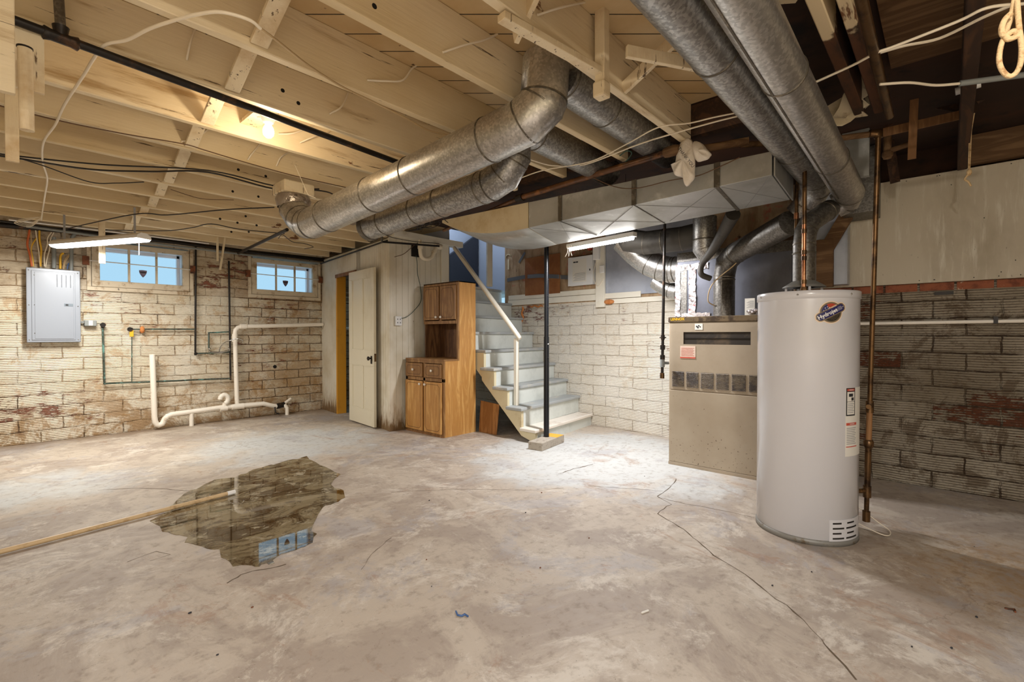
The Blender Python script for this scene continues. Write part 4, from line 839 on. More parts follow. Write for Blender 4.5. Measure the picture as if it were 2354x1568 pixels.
b = MB(); b.tube([XX(2236,252,4.2),XX(2229,300,4.2),XX(2226,395,4.2)], 0.003, 6); b.tube([XX(2240,260,4.2),XX(2233,300,4.2),XX(2229,395,4.2)], 0.003, 6); b.build('string_pair', m['rope'], st)
b = MB(); b.sphere(XX(2228,396,4.2), 0.014, sq=(1,1,1.6), seg=10); b.tube(smooth_path([XX(2226,400,4.2),XX(2218,412,4.2),XX(2226,418,4.2),XX(2232,428,4.2)]), 0.006, 7); b.build('string_knot', m['rope'], st)
# laths in the dark ceiling
def lath(px, plane, w_, label, mat='lath'):
    pts = [(Z(a, b_, plane[1]) if plane[0] == 'z' else XX(a, b_, plane[1])) for a, b_ in px]
    q = MB(); q.bar(pts[0], pts[1], w_, 0.012, (1,0,0) if plane[0] == 'x' else (0,0,1)); return tag(q.build('wood_lath', m[mat], bevel=0.001), label, 'lath', 'bare laths under the dark ceiling')
lath([(2104,182),(2096,366)], ('x',3.9), 0.042, 'upright bare lath hanging in the dark opening left of the string')
lath([(2030,305),(2218,262)], ('x',4.05), 0.055, 'bare lath slanting level across the upright one from the gas pipe elbow')
lath([(2028,220),(2204,250)], ('x',4.15), 0.045, 'upper thin lath sloping down right behind the upright one', 'darkwood')
lath([(2034,292),(2180,196)], ('x',4.25), 0.03, 'thin diagonal lath climbing right behind the upright one', 'darkwood')
lath([(2245,235),(2335,180)], ('x',4.2), 0.03, 'thin dark lath right of the rough joist', 'darkwood')
lath([(2040,300),(2058,420)], ('x',4.6), 0.06, 'short dark stub of wood behind the gas pipe top', 'darkwood')
b = MB(); b.hexa([(4.86,-2.6,2.46),(4.86,-0.10,2.46),(4.98,-0.10,2.46),(4.98,-2.6,2.46),(4.86,-2.6,2.655),(4.86,-0.10,2.655),(4.98,-0.10,2.655),(4.98,-2.6,2.655)]); tag(b.build('rim_board', m['sillwood']), 'stained rim board above the whitewashed board at the right edge', 'board')
b = MB(); b.box((1.75,-2.6,2.63),(3.3,0.24,2.657)); tag(b.build('ceiling_plank', m['sillwood']), 'reddish brown planks filling the dark ceiling bay at upper right', 'plank')
old = pipe('steel_pipe', [Z(1975,-20,2.36), Vector((3.3,0.245,2.38))], 0.020, m['brassy'], 'rusty steel pipe rising overhead beside the doubled joists')
b = MB(); p = XX(2196,211,3.6); b.tube([p, p+Vector((0,-0.10,0.01))], 0.02, 12); b.tube([p+Vector((0,-0.02,0)), p+Vector((0,-0.035,0))], 0.024, 12); tag(b.build('plastic_coupling', m['white']), 'short white coupling beside the rough dark joist', 'fitting')
b = MB(); p = XX(2040,345,4.3); b.tube([(p.x,p.y,2.655), p-Vector((0,0,0.06))], 0.024, 12); b.cyl(p+Vector((0,0,-0.01)), p+Vector((0,-0.12,0.01)), 0.018, 12); b.sphere(p-Vector((0,0,0.03)), 0.035, seg=10); tag(b.build('brass_valve', m['sillwood']), 'dusty valve fitting in the dark behind the gas pipe', 'valve')
# torn paper hanging by the flue
b = MB(); rows = []
for k in range(7):
    f = k/6; p = XX(1985-70*f, 120+150*f, 3.05+0.15*f); q = XX(2000-10*f+(-12 if k % 2 else 6), 190+75*f, 3.0+0.25*f); rows.append((p+Vector((0.02*math.sin(3*k),0,0)), p.lerp(q,0.5)+Vector((0.05,0.01*(-1)**k,0.01)), q))
vs = [v for r in rows for v in r]; b.add(vs, [(i*3+j,i*3+j+1,(i+1)*3+j+1,(i+1)*3+j) for i in range(6) for j in range(2)], 0, True)
tp = b.build('torn_paper', m['plaster']); md = tp.modifiers.new('s','SOLIDIFY'); md.thickness = 0.006; tag(tp, 'torn backing paper hanging in tatters beside the right flue', 'torn paper')
b = MB(); pts = [(1905,290),(1900,245),(1950,215),(1995,222),(2000,240),(1975,262),(1955,280),(1935,290)]; P = [XX(x,y,3.25) for x,y in pts]; b.prism(P, (0.012,0,0.004)); tag(b.build('torn_paper', m['plaster']), 'ragged pale sheet sticking out right of the silver flue', 'torn paper')
b = MB(); P = [XX(x,y,3.18) for x,y in [(1968,70),(1980,60),(1990,120),(1998,190),(1985,225),(1970,195),(1965,140)]]; b.prism(P, (0.02,0.01,0)); tag(b.build('torn_paper', m['plaster']), 'narrow strip of torn paper against the rusty overhead pipe', 'torn paper')
# bag
t = thing('plastic_bag', 'crumpled white shopping bag with printed letters hung on the joist end', 'bag', (2.98,1.2,2.1))
PX = 2.975
def bagpt(x, y, k): return XX(x, y, PX)+Vector((-0.035*abs(math.sin(k*1.7))-0.01, 0, 0))
def bagmesh(pts, c, name):
    b = MB(); cpt = XX(c[0], c[1], PX)+Vector((-0.06,0,0)); ring = [bagpt(x,y,i) for i, (x,y) in enumerate(pts)]; n = len(ring); mid = [r.lerp(cpt,0.5)+Vector((-0.03+0.025*((i*7)%3),0.0,0.012*((i*5)%3-1))) for i, r in enumerate(ring)]; back = [r+Vector((0.035,0,0)) for r in ring]
    cb = XX(c[0],c[1],PX)+Vector((0.0,0,0)); vs = ring+mid+[cpt]+back+[cb]
    fs = [(i,(i+1)%n,n+(i+1)%n,n+i) for i in range(n)]+[(n+i,n+(i+1)%n,2*n) for i in range(n)]+[(i,(i+1)%n,2*n+1+(i+1)%n,2*n+1+i) for i in range(n)]+[(2*n+1+i,2*n+1+(i+1)%n,3*n+1) for i in range(n)]
    b.add(vs, fs, 0, True); o = b.build(name, m['bag'], t); md = o.modifiers.new('sub','SUBSURF'); md.levels = 1; md.render_levels = 1; return o
bagmesh([(1570,318),(1588,315),(1596,325),(1600,350),(1602,378),(1600,400),(1603,412),(1592,422),(1586,433),(1575,432),(1576,412),(1565,408),(1553,408),(1548,395),(1542,378),(1548,382),(1555,385),(1556,365),(1560,342)], (1578,372), 'bag_body')
bagmesh([(1588,325),(1606,325),(1620,332),(1628,345),(1642,357),(1636,362),(1632,370),(1618,372),(1606,378),(1598,365)], (1612,352), 'bag_flap')
vs_, fs_ = text_verts('THANK YOU', 0.028)
b = MB(); o_ = XX(1577,362,PX-0.085); ax = Vector((0,-0.55,-0.83)).normalized(); ay = Vector((0,-0.83,0.55)); b.add([o_+ax*v.x+ay*v.y for v in vs_], fs_); b.build('printed_text', m['ink'], t)

# ================================================================== LAMPS
def area(name, loc, rot, sx, sy, power, col):
    l = bpy.data.lights.new(name, 'AREA'); l.shape = 'RECTANGLE'; l.size = sx; l.size_y = sy; l.energy = power; l.color = col
    o = bpy.data.objects.new(name, l); COL.objects.link(o); o.location = loc; o.rotation_euler = rot; return o
def tube_light(p, q, zb_, wdt, power, label, col=(1.0,0.97,0.91), style='wrap'):
    p = Vector(p); q = Vector(q); d = (q-p).normalized(); L = (q-p).length; s_ = Vector((-d.y, d.x, 0)); c = (p+q)/2
    t = thing('shop_light', label, 'lamp', (c.x,c.y,zb_))
    def at(u, v, z): return c+d*u+s_*v+Vector((0,0,z-c.z+0))
    c.z = 0
    if style == 'wrap':
        b = MB(); hw = wdt/2; prof = [(-hw,0.0),(-hw*0.9,0.03),(-hw*0.4,0.055),(hw*0.4,0.055),(hw*0.9,0.03),(hw,0.0)]
        b.prism([at(-L/2, y, zb_+0.02+z) for y, z in prof], d*L); b.build('lamp_housing', m['white'], t, 0.002)
        b = MB(); prof = [(-hw*0.97,0.02),(-hw*0.75,0.0),(0,-0.008),(hw*0.75,0.0),(hw*0.97,0.02)]
        b.prism([at(-L/2+0.01, y, zb_+z) for y, z in prof], d*(L-0.02)); b.build('diffuser', emis('lit_diffuser', (1.0,0.97,0.93), 9.0), t)
    else:
        b = MB(); b.prism([at(-L/2, y, zb_+z) for y, z in ((-0.03,0.03),(-0.03,0.07),(0.03,0.07),(0.03,0.03))], d*L); b.build('lamp_housing', m['white'], t, 0.002)
        b = MB(); b.tube([at(-L/2+0.02,0,zb_+0.016), at(L/2-0.02,0,zb_+0.016)], 0.015, 12); b.build('fluorescent_tube', emis('lit_fluorescent', (1.0,0.98,0.96), 22.0), t)
    a = area('lamp_glow', (0,0,0), (0,0,0), L*0.96, wdt*0.9 if style == 'wrap' else 0.04, power, col)
    a.parent = t; a.location = (0,0,-0.012); a.rotation_euler = (0,0,math.atan2(d.y,d.x))
    return t, at, L
tl, at, L = tube_light((0.52,6.72,0), (1.04,5.62,0), 2.085, 0.14, LAMP['shop_left'], 'lit white shop light hanging on straps before the first window')
for u, px, py in ((-L*0.40,148,500),(L*0.40,320,478)):
    q0 = at(u, 0, 2.16); q1 = Vector((q0.x, q0.y, 2.41)); b = MB(); b.bar(q0, q1, 0.018, 0.002, (0,1,0)); b.build('hanger_strap', m['inkg'], tl)
b = MB(); q0 = at(L*0.42, 0.02, 2.08); b.tube([q0, q0-Vector((0,0,0.12))], 0.0025, 6); b.build('pull_chain', m['white'], tl)
tb_, at, L = tube_light((4.03,2.88,0), (3.93,2.08,0), 2.05, 0.06, LAMP['tube_back'], 'lit bare fluorescent strip behind the far edge of the trunk duct', (0.97,0.97,1.0), style='strip')
for u in (-0.3, 0.3):
    q0 = at(u, 0, 2.12); b = MB(); b.cyl(q0, (q0.x,q0.y,2.66), 0.002, 6); b.build('hanger_wire', m['iron'], tb_)
for k, lab in ((0,'left'),(1,'middle'),(2,'right')):
    p = Z(1303+5*k, 566-k, 2.06); pipe('pull_string', smooth_path([p, p+Vector((0.0,-0.01+0.01*k,-0.05)), p+Vector((0,0.02-0.015*k,-0.10))]), 0.0028, m['cable'], 'white pull string under the fluorescent strip end, %s one of three' % lab, 'string', 'pull strings', seg=6)
# bulb
bp = YY(617,303,2.90); t = thing('bare_bulb', 'glowing bare bulb in a white porcelain holder between painted joists', 'lamp', bp)
b = MB(); b.lathe([(0.0,-0.035),(0.015,-0.032),(0.027,-0.018),(0.030,0.0),(0.027,0.018),(0.017,0.038),(0.013,0.05)], bp, 18, caps=False); b.build('bulb_glass', emis('lit_bulb', (1.0,0.86,0.66), 14.0), t)
b = MB(); b.lathe([(0.02,0.045),(0.028,0.05),(0.05,0.10),(0.055,0.12),(0.0,0.12)], bp, 20, caps=False); b.build('lamp_holder', m['ceramic'], t)
b = MB(); b.box((bp.x-0.05,2.724,bp.z+0.12),(bp.x+0.05,3.197,bp.z+0.14)); b.build('mounting_board', m['block'], t)
pl = bpy.data.lights.new('bulb_glow','POINT'); pl.energy = LAMP['bulb']; pl.color = (1.0,0.80,0.55); pl.shadow_soft_size = 0.03; po = bpy.data.objects.new('bulb_glow', pl); COL.objects.link(po); po.parent = t; po.location = (0,0,-0.075)
# unseen shop light added for brightness, and a bulb placed where shadows point
tube_light((-1.3,-0.4,0), (-1.0,-1.6,0), 2.25, 0.14, LAMP['fill_near'], 'added unseen fill lamp behind the camera, built as a white shop light', (0.96,0.97,1.0))
bp = Vector((0.40,-0.40,2.34)); t = thing('bare_bulb', 'glowing bare bulb in the dark joist bay outside the right edge of the view', 'lamp', bp)
b = MB(); b.lathe([(0.0,-0.035),(0.015,-0.032),(0.027,-0.018),(0.030,0.0),(0.027,0.018),(0.017,0.038),(0.013,0.05)], bp, 18, caps=False); b.build('bulb_glass', emis('lit_bulb_near', (1.0,0.85,0.62), 20.0), t)
b = MB(); b.lathe([(0.02,0.045),(0.025,0.05),(0.025,0.09),(0.0,0.09)], bp, 20, caps=False); b.tube([bp+Vector((0,0,0.09)), Vector((bp.x,bp.y,2.65))], 0.004, 6); b.build('lamp_holder', m['ceramic'], t)
pl = bpy.data.lights.new('bulb_glow','POINT'); pl.energy = LAMP['bulb_near']; pl.color = (1.0,0.90,0.76); pl.shadow_soft_size = 0.03; po = bpy.data.objects.new('bulb_glow', pl); COL.objects.link(po); po.parent = t; po.location = (0,0,-0.075)
# ================================================================== WATER HEATER
hc = Vector((3.43,0.65,0)); HR = 0.27; HZ = 1.455
t = thing('water_heater', 'tall white cylindrical water heater with a round badge, standing before the furnace', 'water heater', (hc.x,hc.y,0))
b = MB(); b.lathe([(HR-0.006,0.03),(HR,0.034),(HR,HZ-0.045)], hc, 96, caps=False); b.build('tank_jacket', m['heater'], t)
b = MB(); b.lathe([(HR-0.01,HZ-0.05),(HR+0.005,HZ-0.046),(HR+0.005,HZ-0.004),(HR,HZ),(HR-0.02,HZ+0.001),(0.0,HZ+0.006)], hc, 96, caps=False); lid = b.build('top_lid', m['heater'], t)
b = MB(); b.lathe([(HR-0.012,0.0),(HR+0.004,0.0),(HR+0.004,0.03),(HR-0.005,0.032)], hc, 96, caps=True); b.build('base_ring', m['heater_b'], t)
def onh(an, z, off=0.0): return Vector((hc.x+math.cos(an)*(HR+off), hc.y+math.sin(an)*(HR+off), z))
def hang_px(px, py, off=0.0):   # angle and height on the jacket seen at a pixel
    d = ray(px, py); ox, oy = -hc.x, -hc.y; a_ = d.x*d.x+d.y*d.y; b_ = 2*(ox*d.x+oy*d.y); c_ = ox*ox+oy*oy-HR*HR; D_ = b_*b_-4*a_*c_
    tt = (-b_-math.sqrt(max(0,D_)))/(2*a_); p = EYE+d*tt; return math.atan2(p.y-hc.y, p.x-hc.x), p.z
for px in (1752,1834,1955):
    a_, z_ = hang_px(px, 672); b = MB(); b.sphere(onh(a_, HZ-0.024, 0.005), 0.006, seg=8); b.build('screw', m['chrome'], lid)
def hpatch(a0, a1, z0, z1, off, mat, name, parent, n=10):
    b = MB(); vs = [];
    for i in range(n+1):
        a_ = a0+(a1-a0)*i/n
        for zz in (z0, z1):
            for o in (off-0.0008, off): vs.append(onh(a_, zz, o))
    fs = []
    for i in range(n):
        k = i*4; fs += [(k+1,k+5,k+7,k+3),(k,k+2,k+6,k+4),(k,k+4,k+5,k+1),(k+2,k+3,k+7,k+6)]
    fs += [(0,1,3,2),(n*4,n*4+2,n*4+3,n*4+1)]
    b.add(vs, fs, 0, False); return b.build(name, mat, parent)
# badge
ab, zb_ = hang_px(1910.5, 718)
badge = None
def hdecal(polys, off, mat, name, parent):   # polys in metres (u to the right as seen, v up)
    b = MB()
    for vs, fs in polys:
        b.add([onh(ab+u/HR, zb_+v, off) for u, v in vs], fs)
    return b.build(name, mat, parent)
ct, sn = math.cos(math.radians(27)), math.sin(math.radians(27))
def disc(cx, cy, r, n=40, a0=0, a1=2*PI, rings=5, sx=1.0):
    vs = [(cx, cy)]; fs = []
    for k in range(1, rings+1):
        for i in range(n+1): an = a0+(a1-a0)*i/n; vs.append((cx+math.cos(an)*r*k/rings*sx, cy+math.sin(an)*r*k/rings))
    for i in range(n): fs.append((0, 1+i, 2+i))
    for k in range(rings-1):
        for i in range(n): o = 1+k*(n+1)+i; o2 = o+n+1; fs.append((o, o2, o2+1, o+1))
    return vs, fs
def capsule(hl, hw, n=10):
    xs = [-hl+2*hl*i/24 for i in range(25)]; vs = []; fs = []
    def hh(x): e = abs(x)-(hl-hw); return hw if e <= 0 else math.sqrt(max(0, hw*hw-e*e))
    for x in xs:
        for s_ in (-1, 1): y = hh(x)*s_; vs.append((x*ct-y*sn, x*sn+y*ct))
    for i in range(24): fs.append((2*i, 2*i+2, 2*i+3, 2*i+1))
    return vs, fs
BS = 1.0
b0 = hdecal([disc(0,0,0.0635), capsule(0.091,0.029)], 0.0012, m['peach'], 'badge', t)
hdecal([disc(0,0,0.058)], 0.0018, m['bronze'], 'badge_ring', b0)
a27 = math.radians(27)
hdecal([disc(0,0,0.050,24,a27+0.05,a27+PI*0.5)], 0.0022, m['stred'], 'badge_flag_red', b0)
hdecal([disc(0,0,0.050,24,a27+PI*0.5,a27+PI-0.05)], 0.0022, m['navy'], 'badge_flag_blue', b0)
hdecal([disc(0,0,0.050,30,a27+PI+0.05,a27+2*PI-0.05)], 0.0022, m['blacks'], 'badge_lower', b0)
hdecal([disc(x,y,0.0026,8,rings=1) for x,y in ((-0.020,0.030),(-0.031,0.024),(-0.016,0.020),(-0.027,0.014),(-0.038,0.009))], 0.0026, m['white'], 'badge_stars', b0)
hdecal([capsule(0.085,0.0245)], 0.0028, m['bronze'], 'badge_band_edge', b0)
hdecal([capsule(0.079,0.0190)], 0.0032, m['navy'], 'badge_band', b0)
def htext(s, size, cx, cy, off, mat, name, bold=0.0, ang=a27):
    vs, fs = text_verts(s, size, bold); c_, s_ = math.cos(ang), math.sin(ang)
    b = MB(); b.add([onh(ab+(cx+v.x*c_-v.y*s_)/HR, zb_+cy+v.x*s_+v.y*c_, off) for v in vs], fs); return b.build(name, mat, b0)
htext('Hydrojet', 0.030, -0.020*ct+0.000, -0.020*sn+0.0, 0.0037, m['white'], 'badge_text', 0.0008)
htext('TOTAL\nPERFORMANCE\nSYSTEM', 0.0075, 0.052*ct, 0.052*sn, 0.0037, m['white'], 'badge_small_text')
htext('Premier', 0.014, 0.008, 0.032, 0.0037, m['peach'], 'badge_top_text', 0.0004)
htext('AUTOMATIC WATER\nHEATING WITH\nSEDIMENT', 0.0065, 0.019, -0.030, 0.0037, m['bronze'], 'badge_bottom_text')
# warning labels at right
aL, zt1 = hang_px(1944, 892); aR, _ = hang_px(1969, 892); _, zb1 = hang_px(1944, 1050)
lab = hpatch(aL, aR+0.25, zb1, zt1, 0.0012, m['paper'], 'warning_label', t, 14)
zz = lambda py: hang_px(1955, py)[1]
da = (aR-aL)
hpatch(aL+0.03*da, aL+0.78*da, zz(956), zz(892), 0.0018, m['ink'], 'black_frame', lab); hpatch(aL+0.10*da, aL+0.70*da, zz(923), zz(901), 0.0024, m['paper'], 'picture_field', lab)
hpatch(aL+0.10*da, aL+0.70*da, zz(899), zz(894), 0.0024, m['paperr'], 'red_heading', lab); hpatch(aL+0.10*da, aL+0.70*da, zz(953), zz(924), 0.0024, m['paper'], 'text_field', lab)
hpatch(aL+0.22*da, aL+0.55*da, zz(912), zz(905), 0.0030, m['ink'], 'pictogram', lab); hpatch(aL+0.42*da, aL+0.62*da, zz(921), zz(914), 0.0030, m['ink'], 'pictogram', lab)
for k in range(6): hpatch(aL+0.14*da, aL+(0.66-0.08*(k%2))*da, zz(929+4*k), zz(927.6+4*k), 0.0030, m['inkg'], 'text_line', lab, 4)
hpatch(aL+0.05*da, aL+0.95*da, zz(978), zz(972), 0.0020, m['paperr'], 'red_heading', lab)
for k in range(10): hpatch(aL+0.08*da, aL+(0.90-0.06*(k%3))*da, zz(985+4*k), zz(983.6+4*k), 0.0020, m['inkg'], 'text_line', lab, 4)
hpatch(aL+0.05*da, aL+1.0*da, zz(1028), zz(1026), 0.0020, m['paperr'], 'red_rule', lab)
vs_, fs_ = text_verts('WARNING', 0.0075, 0.0002); b = MB(); am = aL+0.42*da; b.add([onh(am+v.x/HR, zz(896.5)+v.y, 0.0030) for v in vs_], fs_); b.build('warning_text', m['white'], lab)
vs_, fs_ = text_verts('WARNING', 0.0085, 0.0002); b = MB(); am = aL+0.5*da; b.add([onh(am+v.x/HR, zz(975)+v.y, 0.0030) for v in vs_], fs_); b.build('warning_text', m['white'], lab)
# louvre slots
ac, _ = hang_px(1938,1225)
aV, zv = hang_px(1906, 1225); 
vp = hpatch(hang_px(1906,1225)[0], hang_px(1970,1225)[0]+0.1, hang_px(1915,1250)[1], hang_px(1915,1196)[1], 0.0012, m['heater'], 'louvre_panel', t, 12)
for k in range(5):
    z_ = hang_px(1926, 1204+11.5*k)[1]
    x0, x1 = (1914, 1934) if k % 2 == 0 else (1914, 1940)
    hpatch(hang_px(x0,1225)[0], hang_px(x1,1225)[0], z_-0.0045, z_+0.0045, 0.0020, m['slot'], 'air_slot', vp, 5)
    hpatch(hang_px(1945 if k % 2 else 1947,1225)[0], hang_px(1967 if k%2 else 1962,1225)[0], z_-0.0045, z_+0.0045, 0.0020, m['slot'], 'air_slot', vp, 5)
# draft hood
b = MB(); vc = Vector((3.45,0.67,0)); b.lathe([(0.062,1.535),(0.070,1.53),(0.098,1.512),(0.118,1.498),(0.118,1.494),(0.06,1.494)], vc, 40, caps=False); hood = b.build('draft_hood', m['heater_b'], t)
for k in range(4):
    an = k*PI/2+0.5; b = MB(); p = vc+Vector((math.cos(an)*0.10, math.sin(an)*0.10, 0)); b.box((p.x-0.006,p.y-0.006,HZ),(p.x+0.006,p.y+0.006,1.498)); b.build('hood_leg', m['heater'], hood)
# side gas valve, partly hidden
b = MB(); q0 = onh(-0.15, 0.40, 0.0); b.box((q0.x-0.01,q0.y-0.05,0.33),(q0.x+0.09,q0.y+0.03,0.45)); gv = b.build('gas_control', m['iron'], t, 0.008)
b = MB(); b.box((q0.x+0.05,q0.y-0.10,0.34),(q0.x+0.13,q0.y-0.045,0.42)); b.build('control_box', m['white'], gv, 0.006)
b = MB(); b.cyl((q0.x+0.09,q0.y-0.10,0.375),(q0.x+0.09,q0.y-0.125,0.375),0.012,12); b.build('red_knob', m['stred'], gv)
# copper water pipes on top
for i, (x, y, zt_, lab_) in enumerate([(3.32,0.60,2.30,'left'),(3.36,0.52,2.30,'right')][:1]):
    pass
cpx = hit(1848,640,Vector((3.30,0.62,0)),(math.cos(YAW),math.sin(YAW),0)); cpx.z = HZ
t2 = thing('copper_riser', 'bright copper water pipe rising in front of the heater vent', 'pipe', (cpx.x,cpx.y,HZ))
b = MB(); b.tube([cpx, cpx+Vector((0,0,0.40))], 0.0115, 12); b.build('copper_tube', m['copper'], t2)
b = MB(); b.tube([cpx+Vector((0,0,0.40)), Vector((cpx.x,cpx.y,2.655))], 0.0125, 12); b.build('aged_tube', m['brassy'], t2)
for dz in (0.06,0.20,0.235,0.36): b = MB(); b.tube([cpx+Vector((0,0,dz-0.012)), cpx+Vector((0,0,dz+0.012))], 0.0145, 12); b.build('solder_joint', m['brassy'], t2)
b = MB(); b.tube([cpx+Vector((0,0,0.0)), cpx+Vector((0,0,0.012)), cpx+Vector((0,0,0.03))], [0.02,0.02,0.016], 8, smooth=False); b.build('brass_nut', m['brassy'], t2)
cq = Vector((3.50,0.74,0)); 
t2 = thing('copper_riser', 'darker copper water pipe rising behind the first one', 'pipe', (3.60,0.72,HZ))
b = MB(); b.tube([(3.60,0.745,HZ),(3.60,0.745,2.40)], 0.0115, 12); b.build('copper_tube', m['brassy'], t2)
b = MB(); b.tube([(3.60,0.745,1.96),(3.60,0.745,2.0)], 0.015, 12); b.build('solder_joint', m['copper'], t2)
pipe('thermocouple_wire', smooth_path([Vector((q0.x+0.08,q0.y-0.07,0.34)), Vector((q0.x+0.10,q0.y-0.12,0.25)), Vector((q0.x+0.02,q0.y-0.12,0.18)), Vector((3.70,0.33,0.06)), Vector((3.66,0.25,0.02)), Vector((3.56,0.27,0.02)), Vector((3.60,0.42,0.05))]), 0.003, m['cable'], 'white loop of wire on the floor by the heater base', 'wire', seg=6)

# ================================================================== FURNACE
t = thing('furnace', 'beige sheet-metal furnace cabinet with louvres, standing behind the water heater', 'furnace', (4.65,1.45,0))
FX, FY0, FY1, FT = 4.29, 0.92, 1.925, 1.365
b = MB(); b.box((FX+0.012,FY0,0.0),(5.0,FY1,FT-0.05)); b.build('cabinet_shell', m['furn'], t, 0.004)
b = MB(); b.box((FX-0.004,FY0-0.004,FT-0.05),(5.0,FY1+0.004,FT)); tp = b.build('top_cap', m['furn_top'], t, 0.004)
b = MB(); b.box((FX,FY0+0.01,0.70),(FX+0.012,FY1-0.012,1.115)); b.box((FX,FY0+0.01,1.225),(FX+0.012,FY1-0.012,FT-0.06)); b.box((FX,1.785,1.115),(FX+0.012,FY1-0.012,1.225)); b.box((FX,FY0+0.01,1.115),(FX+0.012,1.215,1.225))
up = b.build('upper_panel', m['furn'], t)
b = MB(); b.box((FX+0.008,1.215,1.115),(FX+0.0115,1.785,1.225)); b.build('slot_opening', m['furn_dk'], up)
b = MB(); b.box((FX+0.004,1.215,1.165),(FX+0.008,1.785,1.173)); b.build('slot_rail', m['iron'], up)
b = MB(); b.box((FX-0.004,FY0+0.005,0.03),(FX+0.012,FY1-0.010,0.690)); b.build('lower_panel', m['furn_low'], t, 0.003)
b = MB(); b.box((FX-0.008,FY0+0.005,0.0),(FX+0.012,FY1-0.005,0.028)); b.build('base_rail', m['furn'], t, 0.002)
pxl = [(1545,1572),(1578,1605),(1611,1640),(1646,1675),(1682,1714),(1722,1750)]
for x0, x1 in pxl:
    y0 = XX(x0,875,FX-0.003).y; y1 = XX(x1,875,FX-0.003).y; b = MB()
    b.box((FX-0.003,y1,0.725),(FX-0.0015,y0,0.865)); g = b.build('louvre_grille', m['furn_dk'], up)
    b = MB()
    for k in range(12): zz_ = 0.730+k*0.0115; b.hexa([(FX-0.007,y1,zz_),(FX-0.007,y0,zz_),(FX-0.003,y0,zz_+0.005),(FX-0.003,y1,zz_+0.005),(FX-0.006,y1,zz_+0.0015),(FX-0.006,y0,zz_+0.0015),(FX-0.003,y0,zz_+0.0065),(FX-0.003,y1,zz_+0.0065)])
    b.build('louvre_slats', m['furn_top'], g)
b = MB(); b.box((FX-0.003,1.61,1.245),(FX-0.001,1.68,1.30)); st_ = b.build('small_sticker', m['paper'], up)
b = MB()
for dx, dz, r in ((0.052,0.03,0.008),(0.035,0.036,0.007),(0.042,0.020,0.008),(0.022,0.026,0.006)): b.cyl((FX-0.004,1.61+dx,1.245+dz),(FX-0.003,1.61+dx,1.245+dz),r,8)
b.build('sticker_mark', m['ink'], st_)
y0 = XX(1564,800,FX).y; y1 = XX(1599,825,FX).y; b = MB(); b.box((FX-0.003,y1,0.985),(FX-0.001,y0,1.10)); st_ = b.build('instruction_label', m['paperp'], up)
b = MB(); b.box((FX-0.004,y1,0.988),(FX-0.003,y0,1.0)); b.build('red_strip', m['paperr'], st_)
b = MB()
for k in range(7): b.box((FX-0.004,y1+0.012+0.01*(k%2),1.012+k*0.011),(FX-0.003,y0-0.01,1.0145+k*0.011))
b.build('text_lines', m['paperr'], st_)
def wtext(s, size, x, yc, zc, mat, name, parent, bold=0.0):   # text on a plane facing -X
    vs, fs = text_verts(s, size, bold); b = MB(); b.add([Vector((x, yc-v.x, zc+v.y)) for v in vs], fs); return b.build(name, mat, parent)
wtext('LENNOX', 0.032, FX-0.0055, 1.84, FT-0.022, m['yellow'], 'maker_text', tp, 0.001)
b = MB()
for k in range(3): b.box((FX-0.0055,1.69,FT-0.035+k*0.01),(FX-0.0045,1.77,FT-0.031+k*0.01))
b.build('badge_stripes', m['bronze'], tp)
# plenum behind: galvanised box with foil tape edges
t = thing('plenum_box', 'galvanised plenum on the furnace, taped with crumpled foil at its corners', 'plenum', (4.9,1.6,FT))
b = MB(); b.box((4.72,1.01,FT),(5.28,2.03,2.02)); b.build('plenum_shell', m['plen'], t, 0.003)
b = MB(); b.box((4.714,1.93,FT+0.02),(4.72,2.03,1.86)); b.build('galvanised_strip', m['galv_dk'], t)
b = MB(); b.box((4.714,0.95,1.93),(4.72,2.03,2.02)); b.build('upper_strip', m['galv_dk'], t)
def rag(b, y0, y1, z0, z1, n=14, X=4.708):
    # ragged tape strip
    vert = (z1-z0) > (y1-y0); P = []; Q = []
    for i in range(n+1):
        f = i/n; j0 = random.uniform(-0.006,0.006); j1 = random.uniform(-0.006,0.006); dx = random.uniform(-0.004,0.004)
        if vert: P.append((X+dx,y0+j0,z0+(z1-z0)*f)); Q.append((X-dx,y1+j1,z0+(z1-z0)*f))
        else: P.append((X+dx,y0+(y1-y0)*f,z0+j0)); Q.append((X-dx,y0+(y1-y0)*f,z1+j1))
    b.add(P+Q, [(i,i+1,n+2+i,n+1+i) for i in range(n)])
for y0,y1,z0,z1 in ((1.995,2.045,FT,1.88),(1.84,1.91,FT,1.85),(1.72,2.045,1.84,1.90),(1.70,1.98,FT,FT+0.05),(1.15,1.35,FT,FT+0.05)):
    b = MB(); rag(b,y0,y1,z0,z1); ob = b.build('foil_tape', m['foil'], t); md = ob.modifiers.new('s','SOLIDIFY'); md.thickness = 0.003
